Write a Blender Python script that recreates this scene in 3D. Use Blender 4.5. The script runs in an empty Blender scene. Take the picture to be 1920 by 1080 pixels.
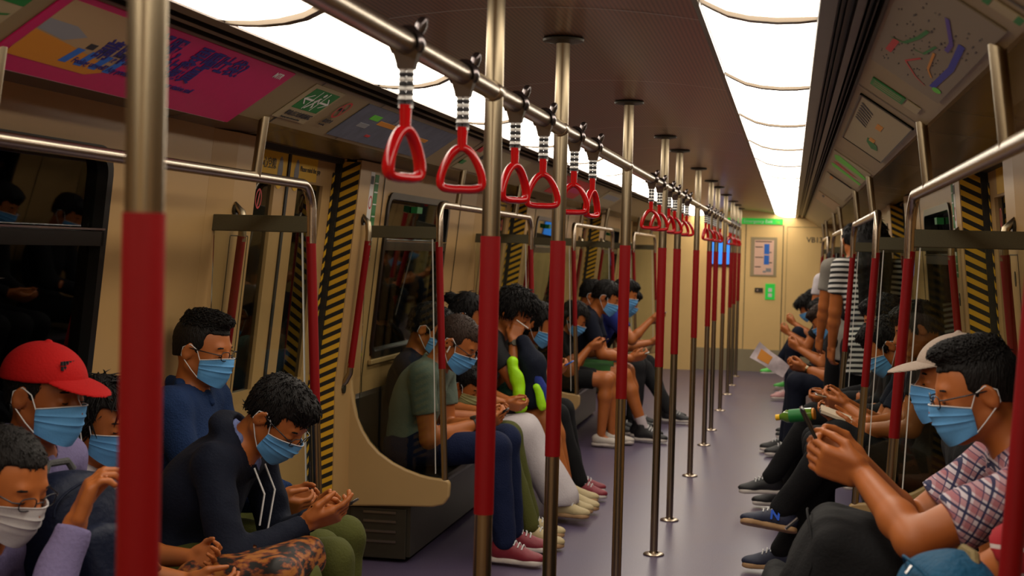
import bpy, bmesh, math, random
import numpy as np
from mathutils import Vector, Matrix, Quaternion

random.seed(7)
rng = np.random.RandomState(7)
scn = bpy.context.scene
COL = scn.collection

# ------------------------------------------------------------------ camera, world, exposure
cam_d = bpy.data.cameras.new('camera')
cam = bpy.data.objects.new('camera', cam_d)
COL.objects.link(cam)
F_PX, YAW, PITCH, ROLL = 2660.0, .1933, .0272, .0257
cam_d.sensor_width = 36.0
cam_d.lens = F_PX / 1920.0 * 36.0
cam_d.clip_start = .05
cam_d.clip_end = 200
_f = Vector((-math.sin(YAW) * math.cos(PITCH), math.cos(YAW) * math.cos(PITCH), -math.sin(PITCH)))
_r = Vector((math.cos(YAW), math.sin(YAW), 0))
_u = _r.cross(_f)
r2 = _r * math.cos(ROLL) + _u * math.sin(ROLL)
u2 = _u * math.cos(ROLL) - _r * math.sin(ROLL)
cam.matrix_world = Matrix(((r2.x, u2.x, -_f.x, .656), (r2.y, u2.y, -_f.y, 0), (r2.z, u2.z, -_f.z, 1.577), (0, 0, 0, 1)))
cam_d.dof.use_dof = True
cam_d.dof.focus_distance = 5.0
cam_d.dof.aperture_fstop = 5.6
scn.camera = cam
scn.view_settings.view_transform = 'Standard'
scn.view_settings.look = 'None'
scn.view_settings.exposure = EXPOSURE = 0.12
scn.view_settings.gamma = 1.0
scn.view_settings.use_curve_mapping = False
world = bpy.data.worlds.new('tunnel_dark')
scn.world = world
world.use_nodes = True
world.node_tree.nodes['Background'].inputs[0].default_value = (.012, .014, .012, 1)
world.node_tree.nodes['Background'].inputs[1].default_value = 1.0
LAMP_STRENGTH = 6.6

# ------------------------------------------------------------------ materials
def _new(name):
    m = bpy.data.materials.new(name)
    m.use_nodes = True
    nt = m.node_tree
    return m, nt, nt.nodes['Principled BSDF']

def _coord(nt, kind='Object', scale=(1, 1, 1), rot=(0, 0, 0)):
    tc = nt.nodes.new('ShaderNodeTexCoord')
    mp = nt.nodes.new('ShaderNodeMapping')
    mp.inputs['Scale'].default_value = scale
    mp.inputs['Rotation'].default_value = rot
    nt.links.new(tc.outputs[kind], mp.inputs[0])
    return mp.outputs[0]

def pm(name, col, rough=.5, metal=0., nscale=30, bump=0., var=.0, stretch=(1, 1, 1), spec=.5, sheen=0.):
    m, nt, b = _new(name)
    b.inputs['Base Color'].default_value = (*col, 1)
    b.inputs['Roughness'].default_value = rough
    b.inputs['Metallic'].default_value = metal
    b.inputs['Specular IOR Level'].default_value = spec
    if sheen:
        b.inputs['Sheen Weight'].default_value = sheen
    v = _coord(nt, 'Object', stretch)
    n = nt.nodes.new('ShaderNodeTexNoise')
    n.inputs['Scale'].default_value = nscale
    n.inputs['Detail'].default_value = 4
    nt.links.new(v, n.inputs['Vector'])
    if bump:
        bp = nt.nodes.new('ShaderNodeBump')
        bp.inputs['Strength'].default_value = bump
        bp.inputs['Distance'].default_value = .01
        nt.links.new(n.outputs['Fac'], bp.inputs['Height'])
        nt.links.new(bp.outputs[0], b.inputs['Normal'])
    if var:
        mx = nt.nodes.new('ShaderNodeMix'); mx.data_type = 'RGBA'
        lo = [max(0, c * (1 - var)) for c in col]; hi = [min(1, c * (1 + var)) for c in col]
        mx.inputs[6].default_value = (*lo, 1); mx.inputs[7].default_value = (*hi, 1)
        nt.links.new(n.outputs['Fac'], mx.inputs[0])
        nt.links.new(mx.outputs[2], b.inputs['Base Color'])
    return m

def emis(name, col, strength):
    m, nt, b = _new(name)
    b.inputs['Base Color'].default_value = (*[min(1, c) for c in col], 1)
    b.inputs['Emission Color'].default_value = (*col, 1)
    b.inputs['Emission Strength'].default_value = strength
    b.inputs['Roughness'].default_value = .4
    return m

def stripe_mat(name, c1, c2, vec, period, duty=.5, rough=.6, coord='Object'):
    """two colours in straight bands along a direction of the object"""
    m, nt, b = _new(name)
    tc = nt.nodes.new('ShaderNodeTexCoord')
    d = nt.nodes.new('ShaderNodeVectorMath'); d.operation = 'DOT_PRODUCT'
    d.inputs[1].default_value = vec
    nt.links.new(tc.outputs[coord], d.inputs[0])
    a = nt.nodes.new('ShaderNodeMath'); a.operation = 'DIVIDE'; a.inputs[1].default_value = period
    nt.links.new(d.outputs['Value'], a.inputs[0])
    fr = nt.nodes.new('ShaderNodeMath'); fr.operation = 'FRACT'
    nt.links.new(a.outputs[0], fr.inputs[0])
    g = nt.nodes.new('ShaderNodeMath'); g.operation = 'LESS_THAN'; g.inputs[1].default_value = duty
    nt.links.new(fr.outputs[0], g.inputs[0])
    mx = nt.nodes.new('ShaderNodeMix'); mx.data_type = 'RGBA'
    mx.inputs[6].default_value = (*c2, 1); mx.inputs[7].default_value = (*c1, 1)
    nt.links.new(g.outputs[0], mx.inputs[0])
    nt.links.new(mx.outputs[2], b.inputs['Base Color'])
    b.inputs['Roughness'].default_value = rough
    return m

def glass_mat(name, tint, refl_rough=.03, f0=1.5, body=None, bodyfac=0.):
    m = bpy.data.materials.new(name); m.use_nodes = True
    nt = m.node_tree; nt.nodes.clear()
    out = nt.nodes.new('ShaderNodeOutputMaterial')
    tr = nt.nodes.new('ShaderNodeBsdfTransparent'); tr.inputs[0].default_value = (*tint, 1)
    gl = nt.nodes.new('ShaderNodeBsdfGlossy'); gl.inputs['Roughness'].default_value = refl_rough
    gl.inputs[0].default_value = (.9, .9, .9, 1)
    fr = nt.nodes.new('ShaderNodeFresnel'); fr.inputs[0].default_value = f0
    mx = nt.nodes.new('ShaderNodeMixShader')
    nt.links.new(fr.outputs[0], mx.inputs[0]); nt.links.new(tr.outputs[0], mx.inputs[1]); nt.links.new(gl.outputs[0], mx.inputs[2])
    nt.links.new(mx.outputs[0], out.inputs[0])
    return m

M = {}
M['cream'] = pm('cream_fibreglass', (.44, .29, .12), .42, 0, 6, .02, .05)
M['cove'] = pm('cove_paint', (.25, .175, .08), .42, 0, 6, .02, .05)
M['cream_panel'] = pm('cream_painted_panel', (.50, .305, .120), .34, 0, 5, .02, .06)
M['end_wall'] = pm('end_wall_paint', (.86, .58, .23), .45, 0, 4, .02, .05)
M['end_low'] = pm('end_wall_kick_panel', (.36, .30, .18), .4, .2, 6, .02, .08)
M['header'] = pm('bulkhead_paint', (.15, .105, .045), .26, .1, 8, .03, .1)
M['steel'] = pm('brushed_steel', (.36, .29, .19), .30, 1, 60, .05, .08, (1, 1, .05))
M['steel_rail'] = pm('brushed_steel_rail', (.42, .34, .26), .27, 1, 60, .05, .08, (1, .05, 1))
M['dark_steel'] = pm('dark_steel', (.06, .054, .038), .4, .6, 20, .03, .15)
M['band'] = pm('grey_band', (.09, .078, .04), .5, .3, 300, .1, .3)
M['chrome'] = pm('chrome', (.72, .70, .70), .15, 1)
M['red'] = pm('red_coating', (.21, .0006, .002), .55, 0, 80, .03, .06, spec=.25)
M['red_gloss'] = pm('glossy_red_plastic', (.42, .003, .005), .16, 0, 3, 0)
M['black'] = pm('black_rubber', (.012, .012, .010), .6)
M['black_metal'] = pm('black_metal', (.02, .018, .015), .35, .5)
M['window_frame'] = pm('window_frame_black', (.014, .014, .013), .3, .4)
M['trim_metal'] = pm('ceiling_trim', (.10, .075, .06), .35, .8, 12, .03, .2)
M['diffuser_frame'] = pm('diffuser_frame', (.14, .11, .08), .35, .6)
M['yellow'] = pm('yellow_sticker', (.88, .50, .005), .5)
M['white'] = pm('white_print', (.75, .73, .68), .5)
M['ink'] = pm('black_ink', (.015, .015, .02), .5)
M['navy_ink'] = pm('navy_ink', (.012, .008, .16), .5)
M['magenta'] = pm('magenta_print', (.52, .004, .10), .45, 0, 30, 0, .08)
M['orange_print'] = pm('orange_print', (.60, .22, .01), .5)
M['peach_print'] = pm('peach_print', (.42, .27, .13), .5)
M['green'] = pm('green_print', (.005, .17, .025), .5)
M['green_sign'] = emis('green_sign', (.02, .5, .05), .35)
M['blue_print'] = pm('blue_print', (.02, .14, .55), .5)
M['red_print'] = pm('red_print', (.50, .02, .02), .5)
M['grey_print'] = pm('grey_print', (.25, .25, .26), .5)
M['pale_print'] = pm('pale_print', (.36, .28, .15), .5)
M['lime_print'] = pm('lime_print', (.12, .55, .03), .5)
M['hazard'] = stripe_mat('hazard_stripes', (.78, .44, .02), (.012, .012, .01), (-.42, 0, .907), .041, .52)
M['hazard_right'] = stripe_mat('hazard_stripes_right', (.78, .44, .02), (.012, .012, .01), (-.42, 0, -.907), .041, .52)
M['hazard_thin'] = stripe_mat('hazard_edge_stripes', (.78, .44, .02), (.012, .012, .01), (0, -.5, .85), .05, .5)
M['rope'] = stripe_mat('striped_webbing', (.85, .84, .80), (.02, .018, .02), (0, 0, 1), .0155, .45)
M['glass'] = glass_mat('screen_glass', (.90, .93, .90), .02, 1.35)
M['window_glass'] = glass_mat('window_glass', (.35, .38, .34), .02, 1.55)
M['phone'] = pm('black_phone', (.01, .01, .012), .15)
M['tunnel'] = pm('tunnel_concrete', (.03, .035, .03), .9, 0, 2, .2, .6)
M['seat_steel'] = pm('seat_steel', (.22, .20, .17), .3, .9, 40, .04, .08)

def perforated():
    m, nt, b = _new('perforated_ceiling_metal')
    b.inputs['Metallic'].default_value = .75
    b.inputs['Roughness'].default_value = .33
    v = _coord(nt, 'Object')
    sx = nt.nodes.new('ShaderNodeSeparateXYZ'); nt.links.new(v, sx.inputs[0])
    def cell(sock, off=0.):
        a = nt.nodes.new('ShaderNodeMath'); a.operation = 'MULTIPLY_ADD'; a.inputs[1].default_value = 1 / .0125; a.inputs[2].default_value = off
        nt.links.new(sock, a.inputs[0])
        f = nt.nodes.new('ShaderNodeMath'); f.operation = 'FRACT'; nt.links.new(a.outputs[0], f.inputs[0])
        s = nt.nodes.new('ShaderNodeMath'); s.operation = 'SUBTRACT'; s.inputs[1].default_value = .5; nt.links.new(f.outputs[0], s.inputs[0])
        p = nt.nodes.new('ShaderNodeMath'); p.operation = 'POWER'; p.inputs[1].default_value = 2; nt.links.new(s.outputs[0], p.inputs[0])
        return p.outputs[0]
    ad = nt.nodes.new('ShaderNodeMath'); ad.operation = 'ADD'
    nt.links.new(cell(sx.outputs[0]), ad.inputs[0]); nt.links.new(cell(sx.outputs[1]), ad.inputs[1])
    lt = nt.nodes.new('ShaderNodeMath'); lt.operation = 'LESS_THAN'; lt.inputs[1].default_value = .075
    nt.links.new(ad.outputs[0], lt.inputs[0])
    n = nt.nodes.new('ShaderNodeTexNoise'); n.inputs['Scale'].default_value = 1.3
    nt.links.new(v, n.inputs['Vector'])
    r = nt.nodes.new('ShaderNodeMix'); r.data_type = 'RGBA'
    r.inputs[6].default_value = (.26, .175, .095, 1); r.inputs[7].default_value = (.38, .12, .065, 1)
    nt.links.new(n.outputs['Fac'], r.inputs[0])
    mx = nt.nodes.new('ShaderNodeMix'); mx.data_type = 'RGBA'
    mx.inputs[7].default_value = (.03, .02, .02, 1)
    nt.links.new(r.outputs[2], mx.inputs[6]); nt.links.new(lt.outputs[0], mx.inputs[0])
    nt.links.new(mx.outputs[2], b.inputs['Base Color'])
    return m
M['perforated'] = perforated()

def floor_mat():
    m, nt, b = _new('speckled_vinyl_floor')
    v = _coord(nt, 'Object')
    n = nt.nodes.new('ShaderNodeTexNoise'); n.inputs['Scale'].default_value = 260; n.inputs['Detail'].default_value = 2
    n2 = nt.nodes.new('ShaderNodeTexNoise'); n2.inputs['Scale'].default_value = 1.6; n2.inputs['Detail'].default_value = 3
    nt.links.new(v, n.inputs['Vector']); nt.links.new(v, n2.inputs['Vector'])
    cr = nt.nodes.new('ShaderNodeValToRGB')
    cr.color_ramp.elements[0].position = .42; cr.color_ramp.elements[0].color = (.062, .048, .096, 1)
    cr.color_ramp.elements[1].position = .66; cr.color_ramp.elements[1].color = (.165, .130, .205, 1)
    nt.links.new(n.outputs['Fac'], cr.inputs[0])
    mx = nt.nodes.new('ShaderNodeMix'); mx.data_type = 'RGBA'; mx.blend_type = 'MULTIPLY'; mx.inputs[0].default_value = .4
    cr2 = nt.nodes.new('ShaderNodeValToRGB')
    cr2.color_ramp.elements[0].position = .35; cr2.color_ramp.elements[0].color = (.75, .75, 1.0, 1)
    cr2.color_ramp.elements[1].position = .65; cr2.color_ramp.elements[1].color = (1.0, .80, .78, 1)
    nt.links.new(n2.outputs['Fac'], cr2.inputs[0])
    nt.links.new(cr.outputs[0], mx.inputs[6]); nt.links.new(cr2.outputs[0], mx.inputs[7])
    nt.links.new(mx.outputs[2], b.inputs['Base Color'])
    b.inputs['Roughness'].default_value = .36
    b.inputs['Specular IOR Level'].default_value = .6
    return m
M['floor'] = floor_mat()

# ------------------------------------------------------------------ mesh helpers
class MB:
    """collects vertices and faces of ONE mesh"""
    def __init__(s):
        s.v = []; s.f = []; s.flat = True
    def add(s, vs, fs):
        o = len(s.v); s.v += [tuple(v) for v in vs]; s.f += [tuple(i + o for i in f) for f in fs]; return s
    def box(s, lo, hi):
        x0, y0, z0 = lo; x1, y1, z1 = hi
        return s.add([(x0, y0, z0), (x1, y0, z0), (x1, y1, z0), (x0, y1, z0), (x0, y0, z1), (x1, y0, z1), (x1, y1, z1), (x0, y1, z1)],
                     [(3, 2, 1, 0), (4, 5, 6, 7), (0, 1, 5, 4), (1, 2, 6, 5), (2, 3, 7, 6), (3, 0, 4, 7)])
    def tube(s, pts, r, n=14, caps=True, flat=None):
        pts = [Vector(p) for p in pts]; N = len(pts)
        rs = r if isinstance(r, (list, tuple)) else [r] * N
        T = []
        for i in range(N):
            a = pts[max(0, i - 1)]; b = pts[min(N - 1, i + 1)]; T.append((b - a).normalized())
        up = Vector((0, 0, 1)) if abs(T[0].z) < .9 else Vector((0, 1, 0))
        nrm = (up - T[0] * up.dot(T[0])).normalized()
        vs = []
        for i in range(N):
            nrm = (nrm - T[i] * nrm.dot(T[i])).normalized(); bi = T[i].cross(nrm)
            for k in range(n):
                a = 2 * math.pi * k / n
                w = (flat or 1.0)
                vs.append(pts[i] + nrm * math.cos(a) * rs[i] + bi * math.sin(a) * rs[i] * w)
        fs = [(i * n + k, i * n + (k + 1) % n, (i + 1) * n + (k + 1) % n, (i + 1) * n + k) for i in range(N - 1) for k in range(n)]
        if caps: fs += [tuple(range(n - 1, -1, -1)), tuple(range((N - 1) * n, N * n))]
        return s.add(vs, fs)
    def lathe(s, c, prof, n=20):
        vs = [(c[0] + r * math.cos(2 * math.pi * k / n), c[1] + r * math.sin(2 * math.pi * k / n), c[2] + z) for r, z in prof for k in range(n)]
        m = len(prof)
        fs = [(i * n + k, i * n + (k + 1) % n, (i + 1) * n + (k + 1) % n, (i + 1) * n + k) for i in range(m - 1) for k in range(n)]
        fs += [tuple(range(n - 1, -1, -1)), tuple(range((m - 1) * n, m * n))]
        return s.add(vs, fs)
    def prism(s, poly, axis, a, b):
        """poly: 2-D outline, extruded along axis (0,1,2) from a to b"""
        def P(p, w):
            if axis == 1: return (p[0], w, p[1])
            if axis == 0: return (w, p[0], p[1])
            return (p[0], p[1], w)
        n = len(poly)
        vs = [P(p, a) for p in poly] + [P(p, b) for p in poly]
        fs = [tuple(range(n)), tuple(range(2 * n - 1, n - 1, -1))] + [(i, i + n, (i + 1) % n + n, (i + 1) % n) for i in range(n)]
        return s.add(vs, fs)
    def ribbon(s, prof, axis_y0, axis_y1, th, steps=1):
        """open profile [(x,z)..] extruded along y with thickness th (upwards)"""
        n = len(prof)
        vs = []
        for y in (axis_y0, axis_y1):
            vs += [(x, y, z) for x, z in prof] + [(x, y, z + th) for x, z in prof]
        fs = []
        for i in range(n - 1):
            fs.append((i, i + 1, 2 * n + i + 1, 2 * n + i)); fs.append((n + i + 1, n + i, 3 * n + i, 3 * n + i + 1))
        fs += [(0, 2 * n, 3 * n, n), (n - 1, 2 * n - 1, 4 * n - 1, 3 * n - 1)]
        fs += [tuple([i for i in range(n)] + [n + i for i in range(n - 1, -1, -1)]), tuple([2 * n + i for i in range(n - 1, -1, -1)] + [3 * n + i for i in range(n)])]
        return s.add(vs, fs)
    def build(s, name, mat, parent=None, smooth=None, bevel=0, angle=40):
        me = bpy.data.meshes.new(name)
        me.from_pydata(s.v, [], s.f); me.validate(); me.update()
        bm = bmesh.new(); bm.from_mesh(me); bmesh.ops.recalc_face_normals(bm, faces=bm.faces); bm.to_mesh(me); bm.free()
        if mat is not None: me.materials.append(M[mat] if isinstance(mat, str) else mat)
        if smooth is not False:
            me.polygons.foreach_set('use_smooth', [True] * len(me.polygons))
            try: me.set_sharp_from_angle(angle=math.radians(angle))
            except Exception: pass
        o = bpy.data.objects.new(name, me); COL.objects.link(o)
        if parent is not None: o.parent = parent
        if bevel:
            b = o.modifiers.new('bevel', 'BEVEL'); b.width = bevel; b.segments = 3; b.limit_method = 'ANGLE'
        return o

def empty(name, loc=(0, 0, 0)):
    o = bpy.data.objects.new(name, None); o.empty_display_size = .05
    COL.objects.link(o); o.location = loc
    return o
def tag(o, label=None, cat=None, group=None, kind=None):
    if label: o['label'] = label
    if cat: o['category'] = cat
    if group: o['group'] = group
    if kind: o['kind'] = kind
    return o
def root(name, label, cat, group=None):
    return tag(empty(name), label, cat, group)
def st(name, mb, mat, **k):
    return tag(mb.build(name, mat, **k), kind='structure')
def clone(rt, label, group=None, dy=0., dx=0., dz=0., mirror=False):
    r = rt.copy(); COL.objects.link(r)
    r.location = (rt.location.x + dx, rt.location.y + dy, rt.location.z + dz)
    if mirror: r.scale.x = -r.scale.x
    r['label'] = label
    if group: r['group'] = group
    for ch in list(rt.children):
        c = ch.copy(); COL.objects.link(c); c.parent = r
        for g in list(ch.children):
            d = g.copy(); COL.objects.link(d); d.parent = c
    return r

ORD = ['first', 'second', 'third', 'fourth', 'fifth', 'sixth', 'seventh', 'eighth', 'ninth', 'tenth', 'eleventh', 'twelfth', 'thirteenth',
       'fourteenth', 'fifteenth', 'sixteenth', 'seventeenth', 'eighteenth', 'nineteenth', 'twentieth', 'twenty-first', 'twenty-second',
       'twenty-third', 'twenty-fourth']
def text_mesh(name, s, size, origin, ux, uy, mat, parent, depth=.0006, align='LEFT', bold=0.):
    """lettering as a thin mesh; ux = reading direction, uy = up direction of the letters"""
    cu = bpy.data.curves.new(name, 'FONT'); cu.body = s; cu.size = size; cu.extrude = depth; cu.align_x = align
    cu.offset = bold; cu.resolution_u = 3
    tmp = bpy.data.objects.new(name, cu); COL.objects.link(tmp)
    bpy.context.view_layer.update()
    dg = bpy.context.evaluated_depsgraph_get()
    me = bpy.data.meshes.new_from_object(tmp.evaluated_get(dg))
    bpy.data.objects.remove(tmp); bpy.data.curves.remove(cu)
    ux = Vector(ux).normalized(); uy = Vector(uy); uy = (uy - ux * uy.dot(ux)).normalized(); uz = ux.cross(uy)
    mt = Matrix(((ux.x, uy.x, uz.x, origin[0]), (ux.y, uy.y, uz.y, origin[1]), (ux.z, uy.z, uz.z, origin[2]), (0, 0, 0, 1)))
    me.transform(mt); me.materials.clear(); me.materials.append(M[mat])
    o = bpy.data.objects.new(name, me); COL.objects.link(o); o.parent = parent
    return o

# ------------------------------------------------------------------ carriage dimensions (metres)
PER = 4.4                       # one bay: a bench and a doorway
B0, BL = 2.385, 2.5             # first bench start, bench length
YN, YF = -1.2, 19.6             # near end of what is modelled, end wall
CZ = 2.15                       # ceiling
POLES = [1.365, 3.088, 4.022, 5.707, 7.391, 8.375, 10.10, 11.77, 12.81, 14.45, 16.15, 17.3, 18.6]
def wx(z): return 1.50 if z <= .9 else 1.50 - .1 * (z - .9)

# floor
st('floor', MB().box((-1.56, YN, -.05), (1.56, YF + .1, 0)), 'floor', smooth=False)
# tunnel outside
st('wall_tunnel_left', MB().box((-2.6, YN, -1), (-2.5, YF + 1, 3)), 'tunnel', smooth=False)
st('wall_tunnel_right', MB().box((2.5, YN, -1), (2.6, YF + 1, 3)), 'tunnel', smooth=False)

# end wall of the carriage with the cab door
ew = st('wall_end', MB().box((-1.56, YF, 0), (1.56, YF + .08, 2.3)), 'end_wall', smooth=False)
MB().box((-1.5, YF - .012, 0), (1.5, YF - .001, .30)).build('kick_panel', 'end_low', ew, smooth=False)
MB().box((.545, YF - .006, .0), (.555, YF, 2.0)).box((.60, YF - .004, .05), (.604, YF, 1.98)).box((.60, YF - .004, 1.976), (1.4, YF, 1.98)).box((.045, YF - .006, 0), (.052, YF, 2.0)).build('panel_seam', 'dark_steel', ew, smooth=False)
MB().box((-1.56, YF - .2, 0), (-.62, YF - .19, 2.0)).build('cabinet_front', 'end_wall', ew, smooth=False)
wn = st('wall_near', MB().box((-1.56, YN - .08, 0), (1.56, YN, 2.3)), 'end_wall', smooth=False)

# side walls: solid panels around window and door openings
def side_wall(s):
    side = 'left' if s < 0 else 'right'
    def slab(y0, y1, z0, z1, th=.05, inn=0.):
        return [(s * (wx(z0) - inn), z0), (s * (wx(z0) + th), z0), (s * (wx(z1) + th), z1), (s * (wx(z1) - inn), z1)]
    mb = MB()
    for k in range(-1, 5):
        y = B0 + PER * k
        d0, d1 = y + 2.83, y + 4.14          # door opening
        w0, w1 = y + .34, y + 1.66             # window
        pan = []
        for a, b, z0, z1 in ((d1 - PER, w0, .9, 2.05), (w0, w1, .9, 1.0), (w0, w1, 1.84, 2.05), (w1, d0, .9, 2.05),
                             (d1 - PER, d0, 0, .9), (d0, d1, 1.99, 2.05)):
            a = max(a, YN); b = min(b, YF)
            if b <= a: continue
            mb.prism(slab(a, b, z0, z1), 1, a, b)
        for yy, e in ((d0, -1), (d1, 1)):
            if YN < yy < YF:
                mb.prism([(s * wx(.02), .02), (s * wx(.9), .9), (s * wx(2.02), 2.02), (s * (wx(2.02) + .13), 2.02), (s * (wx(.9) + .13), .9), (s * (wx(.02) + .13), .02)], 1, min(yy, yy + e * .06), max(yy, yy + e * .06))
        if YN < d0 and d1 < YF: mb.prism([(s * wx(1.99), 1.99), (s * (wx(1.99) + .13), 1.99), (s * (wx(1.99) + .13), 2.05), (s * wx(1.99), 2.05)], 1, d0, d1)
    w = st('wall_' + side, mb, 'cream_panel', smooth=False)
    # raised seams and pillar edges on the wall
    sm = MB()
    for k in range(-1, 5):
        y = B0 + PER * k
        for yy in (y + 1.98, y + .235):
            if YN < yy < YF:
                sm.add([(s * (wx(z) - .001 - q * .003), yy + e, z) for z in (.1, .9, 1.98) for q in (0, 1) for e in (0, .006)],
                       [(0, 1, 3, 2), (2, 3, 7, 6), (6, 7, 11, 10), (0, 2, 6, 4), (4, 6, 10, 8), (1, 5, 7, 3), (5, 9, 11, 7)])
    sm.build('panel_seam', 'dark_steel', w, smooth=False)
    return w
side_wall(-1); side_wall(1)

def slab_mb(s, y0, y1, z0, z1, inn0, inn1, mb=None, zs=3):
    """a slab lying on the leaning wall between depths inn0 (outer) and inn1 (inner)"""
    mb = mb or MB()
    def X(z, i): return s * (1.50 - .1 * max(0, z - .9) - i)
    poly = [(X(z0, inn0), z0), (X(z1, inn0), z1), (X(z1, inn1), z1), (X(z0, inn1), z0)]
    if z0 < .9 < z1:
        poly = [(X(z0, inn0), z0), (X(.9, inn0), .9), (X(z1, inn0), z1), (X(z1, inn1), z1), (X(.9, inn1), .9), (X(z0, inn1), z0)]
    return mb.prism(poly, 1, y0, y1)

# pillars standing a little proud on both sides of every doorway
PD = .024
for s in (-1, 1):
    pw = MB()
    for k in range(-1, 4):
        y = B0 + PER * k; d0, d1 = y + 2.83, y + 4.14
        for ys_ in ([(d0 - .40, 0), (d0 - .22, PD), (d0 - .002, PD)], [(d1 + .002, PD), (d1 + .33, PD), (d1 + .40, 0)]):
            if ys_[0][0] < YN: continue
            zs_ = (.30, .9, 1.985); vs = []
            for z in zs_:
                vs += [(s * (wx(z) - d - .0005), yy, z) for yy, d in ys_] + [(s * (wx(z) + .01), yy, z) for yy, d in ys_]
            fs = []
            for i in range(2):
                a, b = i * 6, i * 6 + 6
                for j in range(2): fs += [(a + j, a + j + 1, b + j + 1, b + j), (a + 3 + j, b + 3 + j, b + 4 + j, a + 4 + j)]
                fs += [(a, b, b + 3, a + 3), (a + 2, a + 5, b + 5, b + 2)]
            fs += [(0, 3, 4, 1), (1, 4, 5, 2), (12, 13, 16, 15), (13, 14, 17, 16)]
            pw.add(vs, fs)
    pl = st('trim_pillar_' + ('left' if s < 0 else 'right'), pw, 'cream_panel', smooth=False)
    sm = MB()
    for k in range(-1, 4):
        y = B0 + PER * k; d0 = y + 2.83
        for yy in (d0 - .205, d0 - .03):
            if yy > YN: slab_mb(s, yy, yy + .004, .5, 1.60, PD, PD + .002, sm)
        if d0 - .2 > YN: slab_mb(s, d0 - .20, d0 - .03, 1.60, 1.604, PD, PD + .002, sm)
    sm.build('panel_seam', 'dark_steel', pl, smooth=False)
    sm = MB()
    for k in range(0, 4):
        y = B0 + PER * k; d0 = y + 2.83
        rr_ = [(d0 - .12 + r * .55 * math.cos(t), 1.52 + r * math.sin(t)) for r in (.026,) for t in np.linspace(0, 2 * math.pi, 20, endpoint=False)]
        sm = MB().add([(s * (wx(z) - PD - .003), yy, z) for yy, z in rr_] + [(s * (wx(z) - PD), yy, z) for yy, z in rr_], [tuple(range(20))] + [(i, (i + 1) % 20, 20 + (i + 1) % 20, 20 + i) for i in range(20)])
        sm.build('oval_lock', 'dark_steel', pl)

# windows
wn_i = 0
def rrect(y0, y1, z0, z1, r, n=6):
    pts = []
    for cy, cz, a0 in ((y1 - r, z1 - r, 0), (y0 + r, z1 - r, 90), (y0 + r, z0 + r, 180), (y1 - r, z0 + r, 270)):
        for k in range(n + 1):
            a = math.radians(a0 + 90 * k / n); pts.append((cy + r * math.cos(a), cz + r * math.sin(a)))
    return pts
def ring(s, y0, y1, z0, z1, r, w, in0, in1, mb=None):
    """rounded frame ring on the wall"""
    mb = mb or MB()
    o = rrect(y0, y1, z0, z1, r); i = rrect(y0 + w, y1 - w, z0 + w, z1 - w, max(.01, r - w)); n = len(o)
    def P(p, d): return (s * (wx(p[1]) - d), p[0], p[1])
    vs = [P(p, in0) for p in o] + [P(p, in0) for p in i] + [P(p, in1) for p in o] + [P(p, in1) for p in i]
    fs = []
    for k in range(n):
        j = (k + 1) % n
        fs += [(k, j, n + j, n + k), (2 * n + k, 3 * n + k, 3 * n + j, 2 * n + j), (k, 2 * n + k, 2 * n + j, j), (n + k, n + j, 3 * n + j, 3 * n + k)]
    return mb.add(vs, fs)
for s in (-1, 1):
    for k in range(0, 4):
        y = B0 + PER * k; wn_i += 1
        w0, w1 = y + .34, y + 1.66
        w = st('window_%d' % wn_i, ring(s, w0 - .02, w1 + .02, .985, 1.86, .09, .035, -.03, .012), 'window_frame')
        slab_mb(s, w0, w1, 1.555, 1.60, -.035, .012).build('transom', 'window_frame', w, smooth=False)
        slab_mb(s, w0 + .01, w1 - .01, 1.603, 1.609, .0, .02).build('bright_edge', 'chrome', w, smooth=False)
        slab_mb(s, w0 - .01, w1 + .01, .99, 1.85, -.030, -.024).build('pane', 'window_glass', w, smooth=False)
        slab_mb(s, w0 - .02, w1 + .02, .955, .982, .0, .022).build('window_sill', 'cream', w, smooth=False, bevel=.006)
        g = slab_mb(s, w0 + .55, w0 + .66, 1.765, 1.80, -.02, .016).build('window_sticker', 'green', w, smooth=False)

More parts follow.
